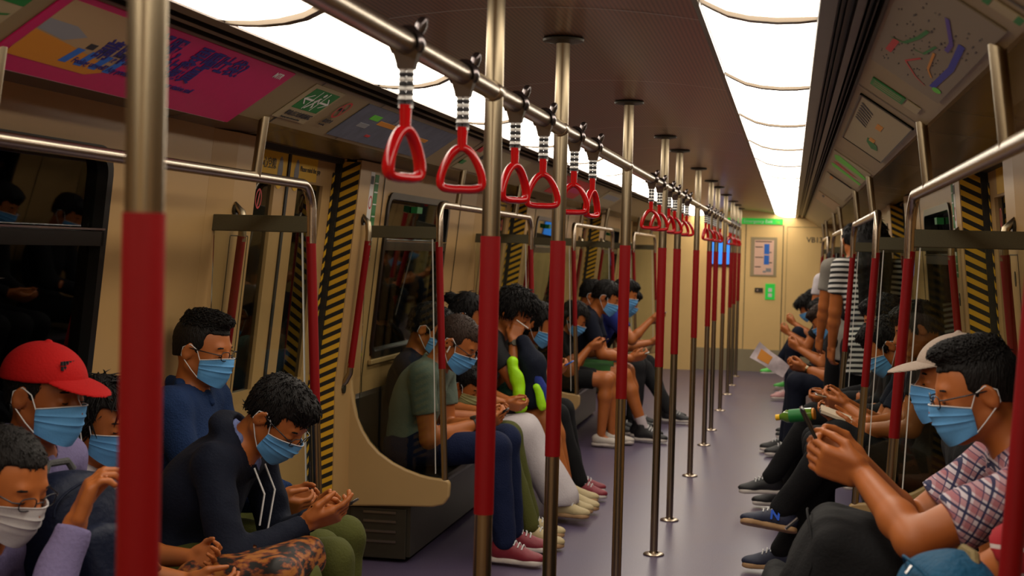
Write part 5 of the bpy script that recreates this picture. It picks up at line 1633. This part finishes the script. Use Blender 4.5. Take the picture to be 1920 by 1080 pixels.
PP['cap'] = person('person in a red baseball cap and lilac shirt, mask on, left edge', -1, 3.32, (1.20, 1.175), 8, -10, hip=(1.30, .54), hs=1.03, res=.005,
    skin='skin_tan', hair='crop', cap='red_cap', top='long', topmat='lilac', collar='lilac', hands=two(1.02, .70, .10), legmat='charcoal', group='passengers on the first left bench', shoe_feet=())
PP['elder'] = person('person with receding hair, glasses and a white mask in the bottom left corner', -1, 2.83, (1.02, 1.035), 20, -14, hip=(1.28, .53), sc=1.0, hs=1.0, res=.005,
    skin='skin', hair='thin', mask='mask_white', glasses=True, top='long', topmat='lilac', hands=[(.98, .12, .66), (.835, -.03, .965)], wd=[None, (.35, .15, 1)], palm=[None, (.8, .5, -.2)], curl=[.7, .8],
    legmat='charcoal', group='passengers on the first left bench', shoe_feet=(), elbow_poles=[(0, .2, -1), (-.3, -.4, -1)])

# ---------------- left bench, second bay
PP['grey'] = person('person in a grey-green tee and blue jeans leaning over a phone, second left bench', -1, 7.08, (1.01, 1.09), 34, -6, hip=(1.25, .55), sc=1.08, hs=1.15, res=.006,
    hair='crop', hairmat='hair_brown', glasses=True, top='tee', topmat='grey_tee', hands=[(.885, .055, .685), (.875, -.055, .69)], wd=fwd, palm=palmH, legmat='jeans', knees=[(.80, .12, .60), (.77, -.14, .59)],
    feet=[(.72, .12, .12), (.70, -.16, .12)], shoes=('shoe_red', 'sole_white'), group='passengers on the second left bench', torso_w=1.1)
PP['navy'] = person('person in a navy top and olive trousers sitting back beside the grey-green tee', -1, 7.48, (1.26, 1.13), 22, 0, hip=(1.30, .55), hs=1.14, res=.007,
    hair='short', top='tee', topmat='navy_cloth', hands=two(.95, .68, .1), legmat='olive', knees=[(.74, .10, .60), (.76, -.12, .60)], feet=[(.70, .10, .12), (.66, -.13, .12)],
    shoes=('shoe_cream', 'sole_gum'), group='passengers on the second left bench')
PP['child'] = person('small person with a pale yellow mask bent low between two adults', -1, 7.80, (1.12, .80), 30, -18, hip=(1.26, .50), sc=.66, hs=.95, res=.007,
    hair='short', mask='mask_yellow', top='tee', topmat='black_cloth', hands=two(1.02, .60, .05), legmat='black_cloth', knees=[(.95, .06, .50), (.95, -.06, .50)], feet=[(.95, .06, .25), (.95, -.06, .25)], shoe_feet=(),
    group='passengers on the second left bench')
PP['bun'] = person('person with hair in a bun and a long pale skirt on the second left bench', -1, 8.14, (1.20, 1.175), 24, 0, hip=(1.30, .54), sc=1.0, hs=1.1, res=.007,
    hair='bun', top='tee', topmat='black_cloth', legs='maxi', legmat='white_cloth', hands=two(.95, .68, .07), knees=[(.76, .08, .58), (.76, -.08, .58)], feet=[(.62, .06, .14), (.62, -.06, .14)],
    shoes=('shoe_cream', 'sole_gum'), group='passengers on the second left bench')
PP['bushy'] = person('person with bushy hair holding a cigarette-thin pen to the face, lime jacket on lap', -1, 8.56, (1.00, 1.185), 30, -10, hip=(1.25, .55), hs=1.16, res=.007,
    hair='bushy', mask=None, top='tee', topmat='charcoal', hands=[(.90, .08, .72), (.985, -.10, 1.02)], wd=[None, (.25, .3, .95)], palm=[None, (-.2, .9, .2)], curl=[.7, 1.0], legs='shorts', legmat='charcoal',
    knees=[(.78, .10, .58), (.76, -.12, .58)], feet=[(.66, .10, .13), (.62, -.13, .13)], shoes=('shoe_cream', 'sole_gum'), shoekind='slipper', group='passengers on the second left bench', elbow_poles=[(0, .2, -1), (.2, -.3, -1)])
PP['longhair'] = person('person with long dark hair and red sneakers, far seat of the second left bench', -1, 8.98, (.92, 1.10), 28, -4, hip=(1.22, .55), sc=1.0, hs=1.1, res=.008,
    hair='long', hair_len=.28, top='tee', topmat='black_cloth', hands=[(.84, .06, .80), (.84, -.06, .80)], wd=fwd, palm=palmH, legmat='black_cloth', knees=[(.74, .1, .58), (.74, -.1, .58)], feet=[(.66, .1, .12), (.62, -.1, .12)],
    shoes=('shoe_red', 'sole_white'), group='passengers on the second left bench')
# ---------------- left bench, third bay
PP['black_woman'] = person('person in a black top and shorts with bare legs and white flats, third left bench', -1, 11.42, (1.06, 1.03), 34, -4, hip=(1.22, .55), sc=1.0, hs=1.1, res=.009,
    hair='long', hair_len=.12, top='tee', topmat='black_cloth', legs='shorts', legmat='black_cloth', hands=[(.93, .05, .80), (.92, -.05, .80)], wd=fwd, palm=palmH, knees=[(.74, .09, .58), (.74, -.09, .58)], feet=[(.74, .10, .11), (.80, -.08, .11)],
    shoes=('shoe_white', 'sole_white'), shoekind='flat', group='passengers on the third left bench')
PP['black_tee'] = person('person in a black tee and green shorts holding a phone low, third left bench', -1, 11.88, (.86, 1.19), 26, 0, hip=(1.16, .56), sc=1.08, hs=1.15, res=.009,
    hair='short', top='tee', topmat='navy_cloth', legs='shorts', legmat='green_cloth', hands=[(.66, .05, .68), (.62, -.06, .69)], wd=fwd, palm=palmH, knees=[(.62, .10, .58), (.60, -.12, .58)], feet=[(.56, .12, .12), (.50, -.12, .12)],
    shoes=('shoe_black', 'sole_white'), group='passengers on the third left bench', socks='sock_white')
PP['white_tee'] = person('person in a white tee sitting upright behind the black tee, third left bench', -1, 12.30, (1.03, 1.19), 18, 0, hip=(1.26, .56), hs=1.12, res=.010,
    hair='short', top='tee', topmat='white_cloth', hands=two(.85, .70, .06), legmat='charcoal', shoes=('shoe_black', 'sole_white'), group='passengers on the third left bench')
PP['blue_tee'] = person('person in a royal blue tee raising both hands to a phone, third left bench', -1, 12.76, (.80, 1.20), 20, 0, hip=(1.14, .56), hs=1.12, res=.010,
    hair='short', top='tee', topmat='royal', hands=[(.58, .05, .96), (.55, -.05, .98)], wd=fwd, palm=palmH, legmat='charcoal', shoes=('shoe_black', 'sole_white'), group='passengers on the third left bench')
PP['far_black'] = person('person in black with dark trousers at the far end of the third left bench', -1, 13.30, (.84, 1.12), 30, 0, hip=(1.12, .55), hs=1.1, res=.010,
    hair='short', top='tee', topmat='black_cloth', hands=two(.60, .74, .06), legmat='charcoal', knees=[(.50, .12, .60), (.48, -.12, .60)], feet=[(.46, .12, .12), (.40, -.12, .12)], shoes=('shoe_black', 'sole_white'), group='passengers on the third left bench')

# ---------------- right bench nearest the camera
PP['red_tee'] = person('person in a red tee with white stripes cut off by the right edge', 1, 2.60, (1.19, 1.31), 10, 0, hip=(1.30, .55), hs=1.0, res=.007,
    hair='short', top='tee', topmat='red_tee', slen=.75, hands=[(.96, .1, .80), (.86, -.20, .82)], legmat='charcoal', shoe_feet=(), group='passengers on the first right bench', elbow_poles=[(0, .2, -1), (.2, -.8, -.3)])
PP['plaid'] = person('person in a red, white and navy plaid shirt with glasses, typing on a phone', 1, 3.36, (1.080, 1.278), 14, 6, hip=(1.29, .55), sc=1.04, hs=.95, res=.0042,
    hair='undercut', glasses=True, top='shirt', topmat='plaid', collar='plaid', slen=.74, hands=[(.83, .04, 1.085), (.83, -.055, 1.095)], wd=[(1, -.12, .30), (1, .12, .30)], palm=[(-.05, -.9, .35), (-.05, .9, .35)], curl=[.95, .95],
    nb=.05, elbow_poles=[(-.1, .85, -.50), (-.1, -.5, -.85)], legmat='black_cloth', knees=[(.82, .14, .60), (.82, -.14, .60)], shoe_feet=(), group='passengers on the first right bench', torso_w=1.2, folds_amp=.011)
PP['beige_cap'] = person('person in a beige cap and black clothes, half hidden behind the plaid shirt', 1, 4.18, (1.125, 1.235), 4, 0, hip=(1.31, .55), hs=1.05, res=.006,
    hair='crop', cap='beige_cap', top='tee', topmat='black_cloth', hands=two(1.02, .74, .07), legmat='black_cloth',
    shoe_feet=(), group='passengers on the first right bench', knees=[(.90, .12, .58), (.90, -.12, .58)])
PP['navy_right'] = person('person in a navy tee and mask looking down, seen between two red posts', 1, 7.46, (1.15, 1.135), 34, 0, hip=(1.31, .55), sc=1.04, hs=1.16, res=.006,
    hair='short', top='tee', topmat='navy_cloth', hands=[(.96, .05, .82), (.96, -.06, .83)], wd=fwd, palm=palmH, curl=[.7, .8], legmat='black_cloth', shoe_feet=(), group='passengers on the second right bench',
    elbow_poles=[(-.2, .6, -.8), (-.2, -.4, -1)], knees=[(.80, .12, .60), (.80, -.12, .60)])
# ---------------- right bench, second bay
PP['r7'] = person('person in black with one leg crossed, wearing black and blue sneakers with a gum sole', 1, 7.08, (1.11, 1.285), 26, 0, hip=(1.26, .56), hs=1.12, res=.008,
    hair='short', top='long', topmat='black_cloth', legmat='black_cloth', hands=two(.92, .80, .07), knees=[(.78, .10, .66), (.72, -.10, .60)], feet=[(.60, -.02, .345), (.66, -.12, .12)], shoes=('shoe_nb', 'sole_gum'),
    footdirs=[(.95, .2, .22, -.25, .3, 1), (1, -.1, 0)], group='passengers on the second right bench', shoe_feet=(0,)) if False else None
M['blue_lettering'] = pm('blue_lettering', (.02, .12, .75), .5)
M['shoe_nb'] = pm('navy_blue_suede_shoe', (.015, .02, .05), .6, 0, 60, .1, .2)
PP['r7'] = person('person in black reading a book with one leg crossed, blue N sneaker towards the aisle', 1, 7.02, (1.26, 1.245), 22, 0, hip=(1.34, .55), hs=1.08, res=.007,
    hair='short', mask=None, top='tee', topmat='black_cloth', legmat='black_cloth', hands=[(.99, .07, .76), (.99, -.07, .77)], wd=[(1, -.1, .2), (1, .1, .2)], palm=[(-.1, -.5, .85), (-.1, .5, .85)], curl=[.5, .5], knees=[(.78, .08, .68), (.74, -.10, .60)], feet=[(.655, .02, .345), (.66, -.12, .125)], shoes=('shoe_nb', 'sole_gum'),
    footdirs=[(.95, .15, .15, -.15, -.35, 1), (1, -.1, 0)], group='passengers on the second right bench')
PP['r8'] = person('person in dark clothes leaning back mostly hidden behind the near right post', 1, 7.92, (1.16, 1.25), 20, 0, hip=(1.30, .55), hs=1.08, res=.010,
    hair='short', top='long', topmat='black_cloth', legmat='black_cloth', hands=two(.95, .74, .08), knees=[(.80, .1, .6), (.78, -.1, .6)], group='passengers on the second right bench')
PP['r9'] = person('person in black trousers and low black shoe reaching into the aisle, second right bench', 1, 8.86, (1.22, 1.20), 22, 0, hip=(1.29, .55), hs=1.1, res=.010,
    hair='short', top='long', topmat='black_cloth', legmat='black_cloth', hands=two(.92, .72, .08), knees=[(.74, .1, .62), (.78, -.1, .6)], feet=[(.58, .08, .23), (.66, -.12, .12)], shoes=('shoe_black', 'sole_white'), group='passengers on the second right bench')
# ---------------- right bench, third and fourth bay
PP['r11'] = person('person with a wrist watch bent over a folded newspaper, third right bench', 1, 11.44, (.935, 1.085), 38, 0, hip=(1.22, .55), sc=1.08, hs=1.08, res=.009,
    hair='short', hairmat='hair_brown', top='tee', topmat='grey_cloth', hands=[(.80, .06, .70), (.78, -.06, .69)], wd=fwd, palm=palmH, legmat='navy_cloth', knees=[(.74, .12, .60), (.72, -.10, .60)],
    feet=[(.70, .12, .12), (.66, -.10, .12)], shoes=('shoe_black', 'sole_white'), group='passengers on the third right bench')
PP['r12'] = person('person in dark clothes with a light blue mask further along the third right bench', 1, 12.6, (.95, 1.10), 28, 0, hip=(1.22, .55), hs=1.06, res=.010,
    hair='short', top='tee', topmat='charcoal', hands=two(.75, .78, .06), legmat='navy_cloth', shoes=('shoe_black', 'sole_white'), group='passengers on the third right bench')
PP['r15'] = person('person with curly black hair and pink sneakers on the fourth right bench', 1, 15.85, (.87, 1.02), 34, 0, hip=(1.18, .54), hs=1.10, res=.010,
    hair='bushy', top='tee', topmat='black_cloth', hands=two(.66, .74, .06), legmat='navy_cloth', knees=[(.72, .1, .6), (.70, -.1, .6)], feet=[(.68, .10, .12), (.72, -.12, .12)], shoes=('shoe_pink', 'sole_white'), group='passengers on the fourth right bench')
PP['r17'] = person('person stretching a lime green sneaker into the aisle, fourth right bench', 1, 16.9, (.95, 1.08), 30, 0, hip=(1.22, .54), hs=1.06, res=.011,
    hair='short', top='tee', topmat='charcoal', hands=two(.72, .80, .06), legmat='navy_cloth', knees=[(.74, .1, .64), (.74, -.1, .6)], feet=[(.54, .04, .30), (.70, -.1, .12)], shoes=('shoe_lime', 'sole_white'), group='passengers on the fourth right bench')
# ---------------- standing
PP['stripe'] = person('standing person in a black and white striped tee with long black hair, seen from behind', 1, 10.0, (.03, 1.71), 8, 0, hip=(0, .97), sc=1.06, hs=1.12, res=.008, ang=96, org=(1.20, 9.98),
    hair='long', hair_len=.30, mask=None, top='tee', topmat='band_tee', slen=.62, hands=[(.14, .235, .90), (.14, -.235, .90)], hem=.14, legmat='black_cloth', knees=[(.03, .10, .52), (.03, -.10, .52)], feet=[(0, .11, .10), (0, -.11, .10)], standing=True,
    shoes=('shoe_black', 'sole_white'), torso_w=1.12, elbow_poles=[(-1, .25, -.1), (-1, -.25, -.1)], group='standing passengers')
PP['standgrey'] = person('standing person in a grey tee with a black backpack strap beyond the striped tee', 1, 10.9, (.03, 1.70), 8, 0, hip=(0, .97), sc=1.04, hs=1.06, res=.010, ang=100, org=(1.12, 10.75),
    hair='short', mask=None, top='tee', topmat='grey_cloth', hands=[(.16, .21, .93), (.16, -.21, .93)], hem=.10, elbow_poles=[(-1, .2, 0), (-1, -.2, 0)], legmat='black_cloth', knees=[(.03, .10, .52), (.03, -.10, .52)], feet=[(0, .11, .10), (0, -.11, .10)], standing=True,
    shoes=('shoe_black', 'sole_white'), group='standing passengers')
PP['standfar'] = person('standing person in a white tee with an orange forearm, furthest down the right side', 1, 14.3, (.03, 1.53), 8, 0, hip=(0, .86), sc=.93, hs=.95, res=.011, ang=110, org=(1.1, 14.4),
    hair='short', mask=None, top='tee', topmat='white_cloth', hands=[(.22, .16, 1.05), (.14, -.22, .95)], legmat='black_cloth', knees=[(.03, .10, .48), (.03, -.10, .48)], feet=[(0, .11, .10), (0, -.11, .10)], standing=True,
    shoes=('shoe_black', 'sole_white'), group='standing passengers')

# ---------------- things they carry
def armband(p, i, mat, name, label, cat='watch', w=.016, off=.02):
    t = root(name, label, cat)
    a = p['WR'][i]; d = nrm(p['WR'][i] - p['EL'][i]); c = a - d * off
    t.location = tuple(c)
    MB().tube([tuple(-d * w / 2), tuple(d * w / 2)], .034, 18).build('watch_strap', mat, t)
    n = nrm(p['U'] - d * (p['U'] @ d)) ; s_ = np.cross(d, n)
    MB().tube([tuple(n * .030), tuple(n * .042)], .018, 16).build('watch_case', 'dark_steel', t)
armband(PP['grey'], 1, 'black', 'wrist_watch', 'black watch on the wrist of the person in the grey-green tee')
armband(PP['bushy'], 1, 'steel', 'wrist_watch', 'steel bracelet watch on the raised wrist of the bushy-haired person')
armband(PP['r11'], 0, 'steel', 'wrist_watch', 'steel watch on the wrist of the newspaper reader')

phone(PP['hoodie'], 'dark phone in the hands of the person in the navy hooded jacket', 30)
phone(PP['grey'], 'black phone held low by the person in the grey-green tee', 35)
phone(PP['plaid'], 'black phone held upright by the person in the plaid shirt', 62, at=(PP['plaid']['WR'][0] + PP['plaid']['WR'][1]) / 2 + PP['plaid']['F'] * .105 + PP['plaid']['U'] * .07)
phone(PP['navy_right'], 'silver-edged phone held by the navy tee person on the right bench', 10, mat='chrome')
phone(PP['black_tee'], 'phone held low by the person in green shorts', 20, mat='white')
phone(PP['blue_tee'], 'phone raised by the person in the royal blue tee', 40)
phone(PP['black_woman'], 'phone held by the person in black with bare legs', 30)
phone(PP['longhair'], 'phone held by the long-haired person on the second left bench', 30, mat='blue_print')

# charm bottle hanging by the plaid person's phone
bt = root('drink_bottle', 'small bottle with green label and yellow cap on a black knee, right bench', 'bottle')
bc = np.array([.70, 7.06, .80]); ax_ = nrm([-.85, .2, -.15]); bt.location = tuple(bc)
MB().tube([tuple(ax_ * x) for x in (-.09, -.085, -.03, .04, .060, .075)], [.022, .030, .032, .032, .020, .013], 18).build('bottle_body', pm('green_drink', (.10, .20, .02), .12), bt)
MB().tube([tuple(ax_ * x) for x in (-.045, .026)], .0328, 18).build('bottle_label', 'green', bt)
MB().tube([tuple(ax_ * x) for x in (.075, .095)], .015, 14).build('bottle_cap', 'yellow', bt)
MB().tube([tuple(ax_ * x) for x in (-.098, -.088)], .0285, 14).build('bottle_base', 'orange_print', bt)

# book
bk = root('open_book', 'open paperback held on the lap of the reader in black, right bench', 'book')
p = PP['r7']; c = (p['WR'][0] + p['WR'][1]) / 2 + p['F'] * .10 + p['U'] * .045; bk.location = tuple(c)
M['paper'] = pm('book_paper', (.62, .50, .36), .7)
for q in (-1, 1):
    mb = MB(); pts = []
    for k in range(7):
        u = k / 6; pts.append((q * (.003 + .105 * u), .018 * math.sin(u * math.pi) * .6 + .030 * (1 - u) * 0))
    prof_ = [(x, z + .014) for x, z in pts] + [(x, z) for x, z in reversed(pts)]
    F_, L_, U_ = p['F'], p['L'], nrm(p['U'] + p['F'] * -.35)
    lg = nrm(np.cross(L_, U_)); 
    if lg @ p['F'] < 0: lg = -lg
    vs = [tuple(L_ * x + U_ * z + lg * y) for y in (-.075, .075) for x, z in prof_]
    n = len(prof_)
    mb.add(vs, [tuple(range(n)), tuple(range(2 * n - 1, n - 1, -1))] + [(i, i + n, (i + 1) % n + n, (i + 1) % n) for i in range(n)])
    pg = mb.build('pages', 'paper', bk)
mb = MB(); vs = [tuple(L_ * x + U_ * z + lg * y) for y in (-.078, .078) for x, z in ((-.112, -.003), (.112, -.003), (.112, .0), (-.112, .0))]
mb.add(vs, [(0, 1, 2, 3), (7, 6, 5, 4), (0, 4, 5, 1), (1, 5, 6, 2), (2, 6, 7, 3), (3, 7, 4, 0)]); mb.build('book_cover', 'ink', bk)

# newspaper
nw = root('newspaper', 'folded colour newspaper held out over the aisle on the right', 'newspaper')
p = PP['r11']; c = np.array([.52, 11.35, .745]); nw.location = tuple(c)
mb = MB(); g = []
a1 = nrm([-.86, .0, .50]); a2 = nrm([.45, .35, .82]); a2 = nrm(a2 - a1 * (a1 @ a2)); nn = np.cross(a1, a2)
for i in range(9):
    for j in range(7):
        u, v = -.15 + .30 * i / 8, -.055 + .11 * j / 6 * (1 + .35 * i / 8)
        g.append(tuple(a1 * u + a2 * v + nn * .010 * math.sin(i * .9 + j * .5)))
N_ = len(g); g2 = [tuple(np.array(q) + nn * .004) for q in g]
mb.add(g + g2, [(i * 7 + j, i * 7 + j + 1, (i + 1) * 7 + j + 1, (i + 1) * 7 + j) for i in range(8) for j in range(6)] + [(N_ + i * 7 + j, N_ + (i + 1) * 7 + j, N_ + (i + 1) * 7 + j + 1, N_ + i * 7 + j + 1) for i in range(8) for j in range(6)])
mb.build('paper_sheet', pm('newsprint', (.50, .42, .44), .8, 0, 25, 0, .35), nw)
mb = MB(); mb.add([tuple(a1 * u + a2 * v + nn * -.011) for u, v in ((.0, -.03), (.10, -.035), (.11, .05), (.0, .04))], [(0, 1, 2, 3)]); mb.build('printed_photo', 'orange_print', nw)

# bags
I3 = np.eye(3)
def frame(ax_x, up=(0, 0, 1)):
    x = nrm(ax_x); y = nrm(np.cross(up, x)); z = np.cross(x, y); return np.stack([x, y, z], 1)
backpack('large black backpack on the lap of the person in the plaid shirt', (.80, 3.40, .735), (.44, .30, .46), frame((-1, .0, .35)), ('black_cloth', 'strap_grey'), seed=3, h=.008)
backpack('black and navy backpack on the lap of the person in the red cap', (-.88, 2.80, .955), (.30, .20, .36), frame((1, -.3, .25)), ('navy_bag', 'strap_grey'), seed=5, h=.007) if False else None
M['navy_bag'] = cloth('navy_nylon', (.003, .007, .025), .3, 60, .6)
backpack('black and navy backpack on the lap of the person in the red cap', (-.98, 3.08, .86), (.26, .18, .32), frame((1, -.3, .25)), ('navy_bag', 'strap_grey'), seed=5, h=.007)
M['blue_bag'] = cloth('faded_blue_denim_bag', (.006, .075, .16), .5, 90, .7, .25)
backpack('faded blue cloth bag with a brown strap at the bottom right corner', (.945, 2.66, .925), (.24, .14, .22), frame((-1, -.2, .2)), ('blue_bag', 'khaki'), seed=8, h=.006)
bp = PP['standgrey']
backpack('black backpack worn by the standing person in the grey tee', tuple(bp['N'] - bp['lean'] * .20 - bp['ax'] * .24), (.30, .16, .42), frame(-bp['lean']), ('black_cloth', 'strap_grey'), seed=9, h=.010)
M['rust'] = pm('rust_patterned_cloth', (.22, .055, .008), .7, 0, 22, .9, .95, (1, 1, 2.5))
def rust():
    m, nt, b = _new('rust_and_black_patterned_cloth')
    n = nt.nodes.new('ShaderNodeTexNoise'); n.inputs['Scale'].default_value = 26; n.inputs['Detail'].default_value = 6
    nt.links.new(_coord(nt, 'Object', (1, 1, 2.5)), n.inputs['Vector'])
    c = nt.nodes.new('ShaderNodeValToRGB'); e = c.color_ramp.elements
    e[0].position = .44; e[0].color = (.008, .006, .004, 1); e[1].position = .60; e[1].color = (.36, .12, .015, 1)
    q = e.new(.50); q.color = (.16, .030, .006, 1)
    nt.links.new(n.outputs['Fac'], c.inputs[0]); nt.links.new(c.outputs[0], b.inputs['Base Color'])
    b.inputs['Roughness'].default_value = .6
    return m
M['rust'] = rust()
f = Field(); f.box((-.885, 3.95, .612), (.19, .19, .068), rotm(np.array([1., 0, 0]), np.array([0, 1., 0]), np.array([0, 0, 1.]), -8), rad=.06, k=.02); f.noise = folds(.020, 22, 4)
blob_thing('cloth_bag', 'rust brown patterned bag on the lap of the hooded person', 'bag', f, .008, (-1.2, 3.6, .5), (-.55, 4.3, .9), 'rust', 'bag_body')
f = Field(); f.ell((-.90, 8.55, .70), (.19, .20, .10), k=.03); f.noise = folds(.012, 24, 6)
M['sequin'] = pm('dark_green_patterned_bag', (.03, .10, .06), .35, .3, 60, .6, .8)
blob_thing('patterned_bag', 'dark green patterned bag across bare legs on the second left bench', 'bag', f, .009, (-1.2, 8.2, .5), (-.6, 8.9, .9), 'sequin', 'bag_body')
# dark jacket with lime lining hanging over the arm
jk = root('jacket', 'navy jacket with bright lime panels bundled on the lap of the bushy-haired person', 'jacket'); jk.location = (-.90, 8.42, .70)
def jf(parts, seed, amp=.014):
    f = Field()
    for a, b, r0, r1 in parts: f.cone(np.array(a), np.array(b), r0, r1, k=.04)
    f.noise = folds(amp, 30, seed); return f
o = grow('jacket_body', jf([((-.02, .02, .32), (.06, -.02, .18), .05, .075), ((.06, -.02, .18), (.04, -.02, -.02), .075, .07), ((.02, -.02, .22), (.13, .02, .03), .05, .045)], 2), .008, (-.3, -.3, -.2), (.3, .3, .45), 'navy_cloth', jk)
o = grow('lime_panel', jf([((-.06, -.10, .20), (-.045, -.115, .10), .035, .03), ((-.02, -.11, .11), (.0, -.12, -.06), .040, .045), ((.09, -.09, .06), (.13, -.08, -.05), .030, .035)], 5, .018), .007, (-.3, -.3, -.2), (.3, .3, .45), 'hivis', jk)
grow('sleeve', jf([((.07, -.06, .14), (.15, -.06, -.02), .032, .040)], 9, .006), .008, (-.3, -.3, -.2), (.3, .3, .45), 'royal', jk)
pn = root('pen', 'thin white stick between the fingers of the bushy-haired person', 'pen'); q = PP['bushy']; c = q['WR'][1] + q['U'] * .10 + q['F'] * .05; pn.location = tuple(c)
MB().tube([(-.03, -.01, .03), (.04, .01, -.02)], .0035, 8).build('pen_body', 'white', pn)

# extras on the nearest people
def extra(p, mb, name, mat):
    o = mb.build(name, mat, p['root'], angle=60); o.data.transform(Matrix.Translation(-Vector(tuple(p['base'])))); return o
h_ = PP['hoodie']
for q, L_ in ((1, .20), (-1, .17)):
    a = h_['N'] + h_['Ls'] * q * .045 + h_['lean'] * .085 - h_['ax'] * .05
    extra(h_, MB().tube([tuple(a), tuple(a + h_['lean'] * .04 - np.array([0, 0, .06])), tuple(a + h_['lean'] * .02 - np.array([0, .01 * q, L_]))], .0032, 6), 'drawstring', 'loop')
# black embroidered mark on the red cap
cp_ = PP['cap']; C_, R_ = cp_['C'], cp_['R']
mb = MB()
for i in range(5):
    for w_ in range(2):
        P0 = C_ + R_ @ (np.array([.072 + .003 * w_, -.046 + .010 * i, .096 - .012 * w_]) * 1.03)
        mb.box(tuple(P0 - np.array([.003, .003, .005])), tuple(P0 + np.array([.003, .003, .005])))
extra(cp_, mb, 'cap_lettering', 'ink')
# earphone cable of the woman, earbud of the grey tee
w_ = PP['woman']; e = w_['C'] + w_['R'] @ (np.array([-.0, -.084, -.02]) * .98)
extra(w_, MB().tube([tuple(e), tuple(e + np.array([.02, -.02, -.06])), tuple(e + np.array([.03, -.04, -.14])), tuple(e + np.array([.09, -.05, -.24])), tuple(e + np.array([.2, -.04, -.30]))], .0022, 6), 'earphone_cable', 'loop')
g_ = PP['grey']; e = g_['C'] + g_['R'] @ (np.array([.005, -.090, -.008]) * 1.15)
extra(g_, MB().tube([tuple(e), tuple(e + g_['R'] @ np.array([.004, 0, -.035]))], .0042, 8), 'earbud', 'white')
# N letter on the raised shoe
r7 = PP['r7']; A = r7['AN'][0]; Fd = nrm(r7['F'] * .95 + r7['L'] * .15 + r7['U'] * .15)
Us = nrm(r7['F'] * -.15 + r7['L'] * -.35 + r7['U'] * 1); Us = nrm(Us - Fd * (Us @ Fd)); Sd = np.cross(Us, Fd)
so = A + Fd * .045 - Us * .045 + Sd * .046
t_ = empty('tmp')
nm = text_mesh('shoe_letter', 'N', .062, (0, 0, 0), (0, 0, 0) if False else tuple(-Fd), tuple(Us), 'blue_lettering', r7['root'], .003, bold=.002)
nm.data.transform(Matrix.Translation(Vector(tuple(so - Us * .015 + Fd * .02)) - Vector(tuple(r7['base']))))
bpy.data.objects.remove(t_)
